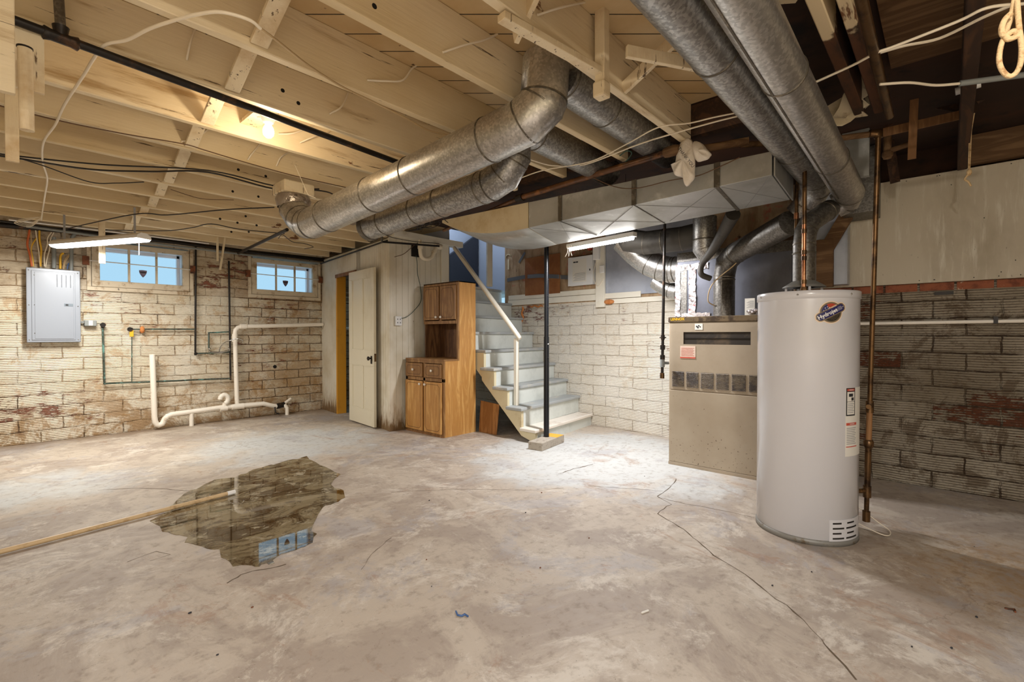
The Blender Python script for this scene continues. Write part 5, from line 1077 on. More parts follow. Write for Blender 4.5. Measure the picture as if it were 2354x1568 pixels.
# return air riser and post behind the heater
b = MB(); b.box((4.80,0.62,1.62),(4.92,0.94,2.66)); tag(b.build('sheet_metal_riser', m['galv_b'], bevel=0.003), 'pale sheet-metal riser between the plenum and the wood post', 'duct')
pst = XX(1898,650,4.80)
b = MB(); b.hexa([(4.74,pst.y-0.06,1.60),(4.74,pst.y+0.06,1.60),(4.79,pst.y+0.06,1.60),(4.79,pst.y-0.06,1.60),(4.74,pst.y-0.06,2.0),(4.74,pst.y+0.06,2.0),(4.79,pst.y+0.06,2.0),(4.79,pst.y-0.06,2.0)]); b.bar((4.765,pst.y,1.9),(4.765,pst.y-0.16,2.2),0.10,0.045,(1,0,0)); tag(b.build('wood_post', m['sillwood'], bevel=0.004), 'weathered brown wood post behind the water heater with a slanted head', 'post')
ya_ = XX(2014,430,4.6).y; yb_ = XX(1935,430,4.6).y; b = MB(); b.box((4.60,ya_,XX(1990,487,4.6).z),(4.93,yb_,2.655)); tag(b.build('sheet_metal_box', m['galv_dk'], bevel=0.004), 'dark sheet-metal boot high behind the gas pipe elbow', 'duct')
b = MB(); p = XX(1970,372,4.2); b.box((4.2,p.y-0.07,XX(1970,408,4.2).z),(4.24,p.y+0.09,2.655)); tag(b.build('sheet_metal_box', m['rect']), 'small pale sheet-metal square right of the silver flue end', 'duct')
# card and foil scraps on the furnace
yc = XX(1725,690,4.45).y; b = MB(); b.box((4.45,yc-0.035,FT),(4.455,yc+0.045,FT+0.15)); cd = tag(b.build('instruction_card', m['paper']), 'white printed card standing on the furnace top beside the heater', 'card')
b = MB()
for k in range(9): b.box((4.4485,yc-0.028,FT+0.07+k*0.007),(4.45,yc+0.03-0.012*(k%3),FT+0.0725+k*0.007))
b.box((4.4485,yc-0.028,FT+0.035),(4.45,yc-0.002,FT+0.042)); b.build('printed_lines', m['inkg'], cd)
b = MB()
for k in range(14): b.sphere((4.42+random.uniform(-.05,.05), 1.17+random.uniform(-0.09,0.09), FT+0.018+random.uniform(0,.03)), random.uniform(0.016,0.03), sq=(1,1.3,0.6), seg=7)
tag(b.build('foil_scrap', m['foil']), 'crumpled red and silver foil scraps on the furnace top', 'foil')
pipe('thermostat_wire', smooth_path([Vector((4.40,1.27,1.96)), Vector((4.38,1.36,1.82)), Vector((4.37,1.55,1.66)), Vector((4.38,1.60,1.52)), Vector((4.42,1.57,1.47)), Vector((4.5,1.52,1.46))]), 0.005, m['cabletan'], 'tan wire curving down past the furnace vent', 'wire', seg=7)
pipe('flex_hose', smooth_path([Vector((3.95,1.28,2.12)), Vector((4.05,1.34,2.03)), Vector((4.2,1.44,1.92)), Vector((4.30,1.58,1.83)), Vector((4.30,1.62,1.74)), Vector((4.36,1.56,1.70))]), [0.035]*12+[0.026]*19, m['insul'], 'dark bent hose between the trunk and the furnace vent', 'hose', seg=10) if False else None
hp = smooth_path([Vector((3.85,1.22,2.12)), Vector((4.05,1.36,2.03)), Vector((4.2,1.50,1.92)), Vector((4.30,1.62,1.83)), Vector((4.30,1.63,1.74)), Vector((4.36,1.57,1.70))]); b = MB(); b.tube(hp, [0.055-0.030*min(1,i/(len(hp)*0.6)) for i in range(len(hp))], 12); tag(b.build('dark_boot', m['insul']), 'dark tapering boot bending behind the furnace vent', 'hose')

# ================================================================== ELECTRICAL PANEL (window wall)
EX0, EX1, EZ0, EZ1, EY = 0.330, 0.770, 1.118, 1.935, 7.40
t = thing('breaker_panel', 'large grey breaker panel on the window wall under the shop light', 'electrical panel', ((EX0+EX1)/2, YL, EZ0))
b = MB(); b.box((EX0+0.01,EY+0.012,EZ0+0.01),(EX1-0.01,YL-0.001,EZ1-0.01)); b.build('panel_box', m['panelg'], t)
b = MB(); b.box((EX0,EY,EZ0),(EX1,EY+0.012,EZ1)); b.build('panel_cover', m['panelg'], t, 0.006)
b = MB(); b.box((EX0+0.04,EY-0.007,EZ0+0.025),(EX1-0.045,EY,EZ1-0.03)); dr = b.build('panel_door', m['panelg'], t, 0.006, 3)
b = MB(); b.box((EX0+0.065,EY-0.011,EZ0+0.04),(EX1-0.06,EY-0.007,EZ1-0.045)); b.build('raised_field', m['panelg'], dr, 0.004, 2)
for k in range(4): b = MB(); x = EX0+0.245+k*0.037; b.cyl((x,EY-0.0105,EZ1-0.06),(x,EY-0.0105,EZ1-0.20),0.004,8); b.build('embossed_rib', m['panelg'], dr)
b = MB(); b.box((EX0+0.30,EY-0.014,EZ0+0.405),(EX0+0.375,EY-0.011,EZ0+0.435)); la = b.build('door_latch', m['panelg2'], dr)
b = MB(); b.box((EX0+0.312,EY-0.017,EZ0+0.411),(EX0+0.335,EY-0.014,EZ0+0.429)); b.build('latch_tab', m['ink'], la)
for x in (EX0+0.02, EX1-0.022):
    for z in (EZ0+0.03,(EZ0+EZ1)/2,EZ1-0.03): b = MB(); b.sphere((x,EY-0.001,z),0.006,seg=8); b.build('cover_screw', m['chrome'], t)
for z in (EZ0+0.1,(EZ0+EZ1)/2,EZ1-0.08): b = MB(); b.sphere((EX0+0.063,EY-0.007,z),0.006,seg=8); b.build('hinge_pin', m['chrome'], dr)
# junction box beside it
c = YY(208,743,7.44); t = thing('outlet_box', 'small grey outlet box just right of the breaker panel', 'outlet', c-Vector((0,0,0.04)))
b = MB(); b.box((c.x-0.055,7.42,c.z-0.035),(c.x+0.055,YL,c.z+0.035)); b.build('outlet_housing', m['greycond'], t, 0.008)
b = MB(); b.box((c.x-0.018,7.416,c.z-0.028),(c.x+0.018,7.42,c.z+0.030)); b.build('outlet_face', m['paper'], t)
pipe('conduit_nipple', [Vector((EX1-0.01,7.45,c.z+0.01)), Vector((c.x-0.05,7.45,c.z+0.01))], 0.011, m['greycond'], 'short conduit joining the breaker panel and its outlet box')
# cables into the panel top
def pc(px): return [YY(x,y,7.43) for x, y in px]
sc_ = lambda L: [(x*260/2354, 490+y*150/1358) for x, y in L]
for lab_, L_, mt_, r in [('orange cable entering the top of the breaker panel', [(620,330),(590,500),(570,660),(620,860),(665,1110)], 'orange', 0.010), ('tan cable right of the orange one into the breaker panel', [(640,400),(650,600),(640,800),(690,1110)], 'cabletan', 0.006),
   ('white cable crossing the yellow ones above the breaker panel', [(740,350),(770,560),(810,830),(835,1110)], 'cable', 0.006), ('first yellow cable above the breaker panel, left', [(820,350),(825,560),(860,760),(845,960),(845,1110)], 'yellow', 0.009), ('thin yellow cable bowed left above the breaker panel', [(760,520),(680,640),(650,760),(680,930),(700,1110)], 'yellow', 0.006),
   ('white cable bent left over the shop light end', [(1070,400),(990,520),(985,660),(925,860),(925,1110)], 'cable', 0.006), ('white cable just right of the bent one', [(1120,400),(1050,560),(1030,760),(985,920),(950,1120)], 'cable', 0.006), ('thick yellow cable above the panel latch side', [(1320,830),(1260,900),(1255,1160)], 'yellow', 0.011),
   ('tan cable right of the thick yellow one', [(1440,860),(1350,980),(1310,1160)], 'cabletan', 0.006), ('tan cable hooking past the blue wires', [(1450,880),(1370,1000),(1325,1170)], 'cabletan', 0.005), ('blue cable beside the right conduit over the panel', [(1430,1040),(1410,1100),(1400,1170)], 'blue', 0.007)]:
    pipe('panel_cable', pc(sc_(L_)), r, m[mt_], lab_, 'cable', 'cables into the breaker panel', seg=7, smoothp=True)
pipe('grey_conduit', pc([(124,545),(124,617)]), 0.02, m['greycond'], 'fat grey conduit into the breaker panel, left of two')
pipe('grey_conduit', pc([(185,520),(166,545),(164,560),(164,622)]), 0.018, m['greycond'], 'grey conduit bending into the breaker panel, right of two')
cz0 = Z(95,498,2.405); b = MB()
for k in range(4): b.tube(smooth_path([cz0, cz0+Vector((-0.10-0.01*k,0.03,-0.03-0.012*k)), cz0+Vector((-0.16-0.01*k,0.05,-0.055-0.012*k)), cz0+Vector((-0.08,0.03,-0.075-0.012*k)), cz0+Vector((0,0,-0.01))]), 0.003, 6)
tag(b.build('cable_coil', m['cable']), 'small tied coil of white cable at the end of the long draped cable', 'cable')

# ================================================================== PIPES ON THE WINDOW WALL
def lw(px, py, off=0.05): return YY(px, py, YL-off)
t = thing('copper_line', 'green-stained copper water line in a long U across the window wall', 'pipe', lw(240,882))
b = MB(); b.tube([lw(236,752),lw(240,882),lw(530,870)], 0.011, 10); b.build('tube_run', m['copperg'], t)
b = MB(); b.tube([lw(530,874),lw(526,600)], 0.012, 10); b.build('riser', m['iron'], t)
p = lw(236,750); b = MB(); b.tube([p-Vector((0,0,0.02)),p+Vector((0,0,0.02))],0.016,10); b.cyl(p+Vector((0,-0.01,0.015)), p+Vector((0,-0.03,0.015)), 0.028, 8); b.build('shutoff_valve', m['iron'], t)
t = thing('copper_line', 'green copper line with valve, running from the yellow tag to the tall riser', 'pipe', lw(298,757))
b = MB(); b.tube([lw(298,757),lw(450,757)], 0.010, 10); b.build('tube_run', m['copperg'], t)
b = MB(); b.tube([lw(449,813),lw(525,810),lw(529,804)], 0.010, 10); b.build('tube_run', m['copperg'], t)
b = MB(); b.tube([lw(450,565),lw(449,817)], 0.012, 10); b.build('riser', m['iron'], t)
p = lw(298,757); b = MB(); b.tube([p-Vector((0.02,0,0)),p+Vector((0.03,0,0))],0.016,10); b.cyl(p+Vector((0,-0.01,0.0)), p+Vector((0,-0.03,0.0)), 0.028, 8); b.build('shutoff_valve', m['iron'], t)
b = MB(); b.box((p.x-0.005,p.y-0.02,p.z-0.09),(p.x+0.035,p.y-0.018,p.z-0.01)); b.build('yellow_tag', m['yellow'], t)
p = lw(449,813); b = MB(); b.cyl(p+Vector((0,-0.01,0)), p+Vector((0,-0.03,0)), 0.02, 8); b.build('stop_valve', m['iron'], t)
pipe('thin_tube', [lw(303,775),lw(303,878)], 0.005, m['copperg'], 'thin green tube hanging below the yellow tag')
t = thing('wall_faucet', 'old chrome wall faucet with a curved spout between two risers', 'faucet', lw(480,806))
b = MB(); b.tube([lw(528,763),lw(480,765),lw(480,802)], 0.010, 10); b.build('feed_pipe', m['copperg'], t)
b = MB(); b.tube(smooth_path([lw(480,800,0.06),lw(482,808,0.07),lw(505,810,0.08),lw(526,806,0.07),lw(527,800,0.06)]), 0.010, 10); b.build('faucet_body', m['chrome'], t)
b = MB(); b.tube(smooth_path([lw(504,808,0.08),lw(508,796,0.10),lw(520,786,0.16),lw(545,779,0.24),lw(556,781,0.26),lw(558,788,0.26)]), 0.007, 8); b.build('spout', m['chrome'], t)
for x in (482,526): b = MB(); p = lw(x,802,0.08); b.sphere(p, 0.016, seg=8); b.build('tap_handle', m['chrome'], t)
# white waste pipes
def wp(pts, r, label, group='white waste pipes'):
    return pipe('waste_pipe', pts, r, m['wpipe'], label, 'pipe', group, seg=16)
t = thing('drain_stack', 'white painted waste pipe rising, turning and running level into the closet', 'pipe', lw(545,930,0.09))
b = MB(); b.tube([lw(545,932,0.09),lw(540,770,0.09)]+arc(lw(540,768,0.09),lw(539,752,0.09),lw(556,751,0.09),3)+[lw(742,746,0.09)], 0.029, 16); b.build('pipe_run', m['wpipe'], t)
b = MB(); b.tube([lw(540,786,0.09),lw(540,768,0.09)],0.036,16); b.tube([lw(552,751,0.09),lw(566,750.5,0.09)],0.036,16); b.build('elbow_hub', m['wpipe'], t)
t = thing('drain_stack', 'white painted standpipe and trap with a sloping drain along the floor', 'pipe', lw(353,975,0.12))
r = 0.032; o_ = 0.12
b = MB(); b.tube([lw(350,815,o_),lw(355,955,o_)]+arc(lw(355,958,o_),lw(356,985,o_),lw(372,975,o_),4)+arc(lw(374,973,o_),lw(380,955,o_),lw(395,953,o_),3)+[lw(500,938,o_),lw(605,928,o_),lw(622,932,o_),lw(636,934,o_)], r, 16); b.build('pipe_run', m['wpipe'], t)
b = MB(); b.tube([lw(532,936,o_),lw(560,933,o_)],0.040,16); b.tube([lw(505,940,o_),lw(522,938,o_)],0.038,16); b.tube([lw(516,938,o_),lw(516,925,o_)],0.026,12); b.build('pipe_hub', m['wpipe'], t)
c = lw(515,918,o_+0.02); b = MB(); b.tube([c+Vector((0.05*math.cos(a_),0,0.06*math.sin(a_))) for a_ in [-1.4+i*0.5 for i in range(10)]], 0.030, 12); b.build('p_trap', m['wpipe'], t)
b = MB(); p = lw(440,950,o_); b.tube([p, Vector((p.x,p.y,0.0))], 0.026, 14); b.build('pipe_support', m['wpipe'], t)
b = MB(); b.tube([lw(636,934,o_),lw(654,930,o_)], 0.040, 14); b.build('rubber_coupling', m['iron'], t)
b = MB(); b.tube([lw(650,931,o_),lw(668,917,o_-0.05)], 0.022, 12); b.tube([lw(654,930,o_+0.02),lw(660,938,o_+0.04),Vector((lw(660,950,o_+0.04).x,lw(660,950,o_+0.04).y,0.0))], 0.026, 12); b.build('drain_branch', m['wpipe'], t)
pipe('thin_tube', smooth_path([lw(632,936,0.16),lw(634,948,0.2),lw(642,952,0.22)]), 0.010, m['iron'], 'dark hooked pipe end under the rubber coupling')
# foam plug / wads on walls
b = MB(); b.sphere(lw(327,758,0.05), 0.035, sq=(0.8,0.6,1.3), seg=10); tag(b.build('foam_wad', m['foam']), 'rusty orange lump on the copper line beside the yellow tag', 'foam')
b = MB(); c = pa(1400,694,0.03); b.sphere(c, 0.055, sq=(0.7,1.4,0.6), seg=12); tag(b.build('foam_wad', m['foam']), 'orange insulation wad under the grey wall sheets', 'foam')
b = MB(); c = pa(1206,725,0.01)
b.tube([pa(1201+2*math.sin(k*1.9),705+k*6,0.012) for k in range(7)], [0.010,0.018,0.013,0.019,0.014,0.018,0.009], 7)
tag(b.build('foam_wad', m['foam']), 'yellow foam drip hanging below the white trim above the stair wall', 'foam')
b = MB(); b.tube([pa(1218+k*5,704+2*math.sin(k*2.1),0.010) for k in range(7)], [0.008,0.014,0.010,0.015,0.012,0.016,0.008], 7); tag(b.build('foam_wad', m['foam']), 'yellow foam smear along the underside of the white trim', 'foam')
b = MB(); p = lw(632,843,0.004); b.tube([p, p+Vector((0,0.003,0))], 0.028, 7); tag(b.build('wall_hole', m['dark']), 'small dark hole in the tile wall right of the white stack', 'hole')

# ================================================================== STAIRS
t = thing('staircase', 'steep painted wooden stairs climbing along the ridged tile wall', 'stairs', (4.7,3.4,0))
ZT = [0.155,0.375,0.59,0.805,1.015,1.24,1.46,1.685,1.905]; XL = 4.09
YLf = [3.33,3.535,3.75,3.965,4.175,4.39,4.61,4.84,5.06]; YRt = [3.49,3.70,3.91,4.14,4.35,4.56,4.78,5.01,5.22]
TH = 0.035
def Yat(i, x): f = (x-4.07)/(5.44-4.07); return YLf[i]+(YRt[i]-YLf[i])*f
for i in range(8):
    z = ZT[i]; xr = WA(YRt[i])-0.012
    dep = (YLf[i+1]-YLf[i])+0.03
    xl_ = 4.055 if i < 4 else 4.125; XL = 4.09 if i < 4 else 4.125
    b = MB(); P = [(xl_,YLf[i],z-TH),(xr,YRt[i],z-TH),(xr,YRt[i]+dep,z-TH),(xl_,YLf[i]+dep,z-TH)]; b.hexa(P+[(p[0],p[1],z) for p in P]); b.build('stair_tread', m['tread1'] if i == 0 else m['tread'], t, 0.008, 3)
    z0 = 0.0 if i == 0 else ZT[i-1]; b = MB(); o = 0.03; P = [(XL+0.035,YLf[i]+o,z0),(xr,YRt[i]+o,z0),(xr,YRt[i]+o+0.02,z0),(XL+0.035,YLf[i]+o+0.02,z0)]; b.hexa(P+[(p[0],p[1],z-TH) for p in P]); b.build('stair_riser', m['stair'], t)
z = ZT[8]; xr = WA(5.22)-0.012; b = MB(); P = [(4.34,5.06,z-TH),(xr,5.24,z-TH),(xr,5.40,z-TH),(4.34,5.30,z-TH)]; b.hexa(P+[(p[0],p[1],z+0.004) for p in P]); b.build('landing_nosing', m['tread'], t, 0.006)
b = MB(); P = [(4.34,5.10,ZT[7]),(xr,5.26,ZT[7]),(xr,5.275,ZT[7]),(4.34,5.12,ZT[7])]; b.hexa(P+[(p[0],p[1],z-TH) for p in P]); b.build('stair_riser', m['stair'], t)
# cut stringer, visible side
poly = []
for i in range(8):
    y = YLf[i]+0.03; poly.append((y, 0.0 if i == 0 else ZT[i-1]-TH)); poly.append((y, ZT[i]-TH))
poly += [(YLf[8]+0.03, ZT[7]-TH), (YLf[8]+0.03, 1.46), (3.50, 0.0)]
pv = [(XL, y, z) for y, z in poly]
# triangulate the sawtooth per step so the outline stays exact
b = MB(); lowf = lambda y: max(0.0, (y-3.50)*(1.46/(YLf[8]+0.03-3.50)))
for i in range(8):
    XL = 4.09 if i < 4 else 4.125; y0 = YLf[i]+0.03; y1 = YLf[i+1]+0.03; zt_ = ZT[i]-TH; b.hexa([(XL,y0,lowf(y0)),(XL+0.035,y0,lowf(y0)),(XL+0.035,y1,lowf(y1)),(XL,y1,lowf(y1)),(XL,y0,zt_),(XL+0.035,y0,zt_),(XL+0.035,y1,zt_),(XL,y1,zt_)])
b.build('stair_stringer', m['stringer'], t)
b = MB()
for i in range(8):
    y0 = YRt[i]+0.03; y1 = YRt[i+1]+0.03; xr = WA(y0)-0.05; b.hexa([(xr,y0,max(0,ZT[i]-0.4)),(xr+0.03,y0,max(0,ZT[i]-0.4)),(xr+0.03,y1,max(0,ZT[i]-0.3)),(xr,y1,max(0,ZT[i]-0.3)),(xr,y0,ZT[i]-TH),(xr+0.03,y0,ZT[i]-TH),(xr+0.03,y1,ZT[i]-TH),(xr,y1,ZT[i]-TH)])
b.build('wall_stringer', m['stair'], t)
# newel and handrail
nz = ZT[1]; nb = Z(1179,927,nz); nx_, ny_ = 4.20, 3.74
t = thing('stair_rail', 'white handrail slanting up the stairs on a square newel post', 'handrail', (nx_,ny_,nz))
b = MB(); b.obox((nx_,ny_,(nz+1.16)/2),(0.022,0,0),(0,0.022,0),(0,0,(1.16-nz)/2)); b.build('newel_post', m['trimw'], t, 0.004)
r0 = Vector((nx_+0.0,ny_-0.06,1.155)); r1 = Vector((nx_+0.02,4.86,2.36)); b = MB(); b.tube([r0, r0.lerp(r1,0.01), r0.lerp(r1,0.99), r1], [0.022,0.029,0.029,0.022], 14); b.build('handrail', m['trimw'], t)
# ================================================================== CABINET
t = thing('hutch_cabinet', 'two-tier oak hutch cabinet with white knobs beside the beadboard closet', 'cabinet', (3.85,4.7,0))
CF, CY0, CY1, CB = 3.60, 4.33, 5.07, 4.105; CU = 3.82; UY1 = 4.995; CT = 1.845
k_ = 0.0
b = MB(); prof = [(CF+0.02,0.0),(CB,0.0),(CB,CT),(CU+0.02,CT),(CU+0.02,0.91),(CF+0.02,0.885)]
for y0, y1 in ((CY0,CY0+0.02),): b.hexa([(CF+0.02,y0,0.0),(CB,y0,0.0),(CB,y1,0.0),(CF+0.02,y1,0.0),(CF+0.02,y0,0.89),(CB,y0,0.89),(CB,y1,0.89),(CF+0.02,y1,0.89)]); b.hexa([(CU+0.02,y0,0.89),(CB,y0,0.89),(CB,y1,0.89),(CU+0.02,y1,0.89),(CU+0.02,y0,CT),(CB,y0,CT),(CB,y1,CT),(CU+0.02,y1,CT)])
b.build('side_panel', m['oak'], t)
b = MB(); b.box((CF+0.02,CY1-0.02,0.0),(CB,CY1,0.89)); b.box((CU+0.02,UY1-0.02,0.91),(CB,UY1,CT)); b.build('side_panel', m['oakin'], t)
b = MB(); b.box((CB-0.012,CY0+0.02,0.0),(CB,CY1-0.02,CT)); b.build('back_panel', m['oakin'], t)
b = MB(); b.box((CF-0.005,CY0-0.002,0.89),(CU+0.021,CY1+0.005,0.912)); b.box((CU+0.021,CY0+0.021,0.89),(CB-0.012,CY1,0.912)); b.build('counter_top', m['oakd'], t, 0.004)
b = MB(); b.box((CU+0.02,CY0+0.02,1.345),(CB-0.012,UY1-0.02,1.365)); b.box((CU+0.0,CY0,CT-0.012),(CB,UY1,CT)); b.build('upper_box', m['oakd'], t)
b = MB(); b.box((CU,CY0,1.335),(CU+0.02,UY1,1.375)); b.box((CU,CY0,CT-0.04),(CU+0.02,UY1,CT)); b.box((CU,CY0,1.375),(CU+0.02,CY0+0.045,CT-0.04)); b.box((CU,UY1-0.03,1.375),(CU+0.02,UY1,CT-0.04)); b.box((CU,(CY0+UY1)/2-0.02,1.375),(CU+0.02,(CY0+UY1)/2+0.02,CT-0.04)); b.box((CU,CY0,0.912),(CU+0.02,CY0+0.03,1.335)); b.build('upper_face_frame', m['oakd'], t, 0.002)
b = MB(); b.box((CF,CY0,0.0),(CF+0.02,CY1,0.05)); b.box((CF,CY0,0.86),(CF+0.02,CY1,0.89)); b.box((CF,CY0,0.645),(CF+0.02,CY1,0.685)); b.box((CF,CY0,0.05),(CF+0.02,CY0+0.04,0.86)); b.box((CF,CY1-0.035,0.05),(CF+0.02,CY1,0.86)); b.box((CF,(CY0+CY1)/2-0.02,0.05),(CF+0.02,(CY0+CY1)/2+0.02,0.86)); b.build('lower_face_frame', m['oakd'], t, 0.002)
def routed(name, X, y0, y1, z0, z1, knob, parent, mat='oakd'):
    b = MB(); b.box((X-0.02,y0,z0),(X,y1,z1)); d_ = b.build(name, m[mat], parent, 0.006, 3)
    g = MB(); i_ = 0.032; cc = 0.03; a0, a1, c0_, c1_ = y0+i_, y1-i_, z0+i_*0.9, z1-i_*0.9
    if (z1-z0) < 0.2: cc = 0.02
    pts = [(a0+cc,c0_),(a1-cc,c0_),(a1,c0_+cc),(a1,c1_-cc),(a1-cc,c1_),(a0+cc,c1_),(a0,c1_-cc),(a0,c0_+cc),(a0+cc,c0_)]
    g.tube([(X-0.0195,y,z) for y,z in pts], 0.0022, 6, False); g.build('routed_groove', m['oakedge'], d_)
    b = MB(); ky, kz = knob; b.tube([(X-0.02,ky,kz),(X-0.03,ky,kz),(X-0.034,ky,kz),(X-0.044,ky,kz),(X-0.048,ky,kz)], [0.006,0.006,0.015,0.015,0.006], 14); b.build('knob', m['ceramic'], d_)
ym = (CY0+CY1)/2
routed('drawer', CF, CY0+0.035, ym-0.018, 0.69, 0.855, ((CY0+ym)/2+0.01,0.775), t); routed('drawer', CF, ym+0.018, CY1-0.015, 0.69, 0.855, ((CY1+ym)/2,0.775), t)
routed('cabinet_door', CF, CY0+0.03, ym-0.015, 0.035, 0.64, (ym-0.05,0.605), t, 'oak'); routed('cabinet_door', CF, ym+0.015, CY1-0.01, 0.035, 0.64, (ym+0.05,0.605), t, 'oak')
yu = (CY0+UY1)/2
routed('cabinet_door', CU, CY0+0.035, yu-0.012, 1.385, CT-0.045, (yu-0.045,1.42), t); routed('cabinet_door', CU, yu+0.012, UY1-0.015, 1.385, CT-0.045, (yu+0.045,1.42), t)
# plywood sheet
p0 = Z(1098,993); p1 = Z(1147,1003); p0 = Vector((4.13,4.27,0)); p1 = Vector((4.13,3.92,0))
b = MB(); v = Vector((0.05,0,0)); 
top0 = XX(1099,918,4.17); top1 = XX(1152,928,4.17)
b.hexa([Vector((4.13,4.30,0)),Vector((4.13,4.00,0)),Vector((4.142,4.00,0)),Vector((4.142,4.30,0)),Vector((4.16,4.30,0.385)),Vector((4.16,3.98,0.365)),Vector((4.172,3.98,0.365)),Vector((4.172,4.30,0.385))]); 
pw = b.build('plywood_sheet', m['ply'], bevel=0.002); tag(pw, 'small plywood sheet leaning under the stairs beside the hutch', 'plywood')
# ================================================================== POST AND BLOCK
bk0, bk1, bk2 = Z(1214,1033), Z(1246,1038), Z(1297,1017); bk3 = bk0+(bk2-bk1); H = 0.085
b = MB(); P = [bk1, bk2, bk3, bk0]; b.hexa([Vector((p.x,p.y,0)) for p in P]+[Vector((p.x,p.y,H)) for p in P]); blk = b.build('concrete_block', m['blockc'], bevel=0.006); tag(blk, 'solid concrete block on the floor under the black steel post', 'block')
b = MB(); q0 = bk2.lerp(bk1,0.02); q1 = bk2.lerp(bk1,0.35); q2 = bk3.lerp(bk0,0.35); q3 = bk3.lerp(bk0,0.02); b.add([Vector((p.x,p.y,H+0.0008)) for p in (q0,q1,q2,q3)], [(0,1,2,3)]); b.build('orange_paint', m['blocko'], blk)
pb = Z(1256,1004,H); t = thing('steel_post', 'black adjustable steel post standing on the concrete block before the stairs', 'post', (pb.x,pb.y,H))
b = MB(); b.tube([pb, Vector((pb.x,pb.y,1.18))], 0.030, 24); b.build('lower_tube', m['postm'], t)
b = MB(); b.tube([Vector((pb.x,pb.y,1.16)), Vector((pb.x,pb.y,2.50))], 0.0255, 24); b.build('upper_tube', m['postm'], t)
vdir = Vector((pb.x,pb.y,0)).normalized(); right = Vector((vdir.y,-vdir.x,0))
for z in (0.95,1.10,1.30,1.50,1.62,1.80): b = MB(); p = Vector((pb.x,pb.y,z))-vdir*0.0255*0.86+right*0.0255*0.5; p = Vector((pb.x,pb.y,z))+(-vdir*0.8+right*0.6)*(0.0255 if z > 1.16 else 0.03); b.sphere(p, 0.007, seg=8); b.build('pin_hole', m['white'] if z == 1.10 else m['dark'], t)
b = MB(); p = Vector((pb.x,pb.y,1.045)); b.cyl(p-right*0.04, p+right*0.04, 0.005, 8); b.build('pin', m['chrome'], t)
# ================================================================== BACK WALL FITTINGS
def pq(x0, x1, y0, y1, off): # corner px box on back wall -> Y and z ranges
    a = pa(x0, (y0+y1)/2, off); c = pa(x1, (y0+y1)/2, off); zt_ = pa((x0+x1)/2, y0, off).z; zb2 = pa((x0+x1)/2, y1, off).z; return c.y, a.y, zb2, zt_
y0,y1,z0,z1_ = pq(1208,1288,578,680,0.02); z1_ = 2.35; b = MB(); wbox(b,y0,y1,1.79,z1_,0.022,0.028); cb = tag(b.build('cardboard_sheet', m['card']), 'brown cardboard sheet taped to the wall above the stairs', 'cardboard')
t = thing('duct_tape_strip', 'grey duct tape strip stretched across the cardboard and wallpaper', 'tape', pa(1240,638,0.03))
b = MB(); P = [pa(1166,644,0.006),pa(1210,636,0.010),pa(1214,636,0.033),pa(1240,634,0.033),pa(1284,636,0.033),pa(1290,637,0.012),pa(1308,638,0.008)]; hw = 0.028
b.add([p+Vector((0,0,hw)) for p in P]+[p-Vector((0,0,hw)) for p in P], [(i,i+1,len(P)+i+1,len(P)+i) for i in range(len(P)-1)]); o_ = b.build('tape', m['duct_tape'], t); md = o_.modifiers.new('s','SOLIDIFY'); md.thickness = 0.002
b = MB(); P = [pa(1193,604,0.006),pa(1207,580,0.008)]; b.bar(P[0],P[1],0.04,0.002,NA); tag(b.build('duct_tape_strip', m['duct_tape']), 'short twisted end of duct tape left of the cardboard', 'tape')
b = MB(); q = pa(1169,596,0.006)
b.bar(q, q-Vector((0,0,0.16)), 0.035, 0.006, NA); b.tube([pa(1169+6*math.cos(a_),592+7*math.sin(a_),0.008) for a_ in [PI*0.9+i*0.4 for i in range(8)]], 0.008, 6); tag(b.build('wall_mark', m['canvas']), 'pale keyhole-shaped patch on the wallpaper near the stair opening', 'patch')
# small breaker box
y0,y1,z0,z1_ = pq(1307,1362,590,655,0.09)
t = thing('fuse_box', 'small white breaker box on the stained wall right of the cardboard', 'electrical panel', wa((y0+y1)/2,z0,0.0))
b = MB(); wbox(b,y0,y1,z0,z1_,0.003,0.085); b.build('box_body', m['boxw'], t, 0.004)
b = MB(); wbox(b,y0-0.004,y1+0.004,z0-0.004,z1_+0.004,0.0855,0.092); dr = b.build('box_door', m['boxw'], t, 0.003)
b = MB(); wbox(b,y0+0.09,y1-0.075,z0+0.04,z1_-0.03,0.0925,0.0935); lb_ = b.build('chart_label', m['paper'], dr)
wid = y1-y0; b = MB()
for k in range(9): wbox(b,y0+0.105,y1-0.09-0.015*(k%3),z0+0.06+k*0.012,z0+0.064+k*0.012,0.0937,0.0942)
b.build('chart_lines', m['inkg'], lb_)
b = MB(); wbox(b,y1-0.13,y1-0.09,z1_-0.075,z1_-0.058,0.0937,0.0945); wbox(b,y1-0.17,y1-0.135,z1_-0.075,z1_-0.058,0.0937,0.0945); b.build('printed_title', m['ink'], lb_)
b = MB(); wbox(b,y0+0.028,y0+0.04,(z0+z1_)/2-0.012,(z0+z1_)/2+0.012,0.092,0.098); b.build('door_latch', m['ink'], dr)
pk = pa(1357,572,0.05); b = MB(); b.obox(pk, TA*0.03, NA*0.03, Vector((0,0,0.02))); tag(b.build('red_connector', m['stred'], bevel=0.01), 'small red connector above the small breaker box', 'connector')
b = MB(); wbox(b, y0+0.05, y1+0.0, z1_+0.02, z1_+0.035, 0.0, 0.06); tag(b.build('wood_ledge', m['lath']), 'thin ledge of wood just above the small breaker box', 'ledge')
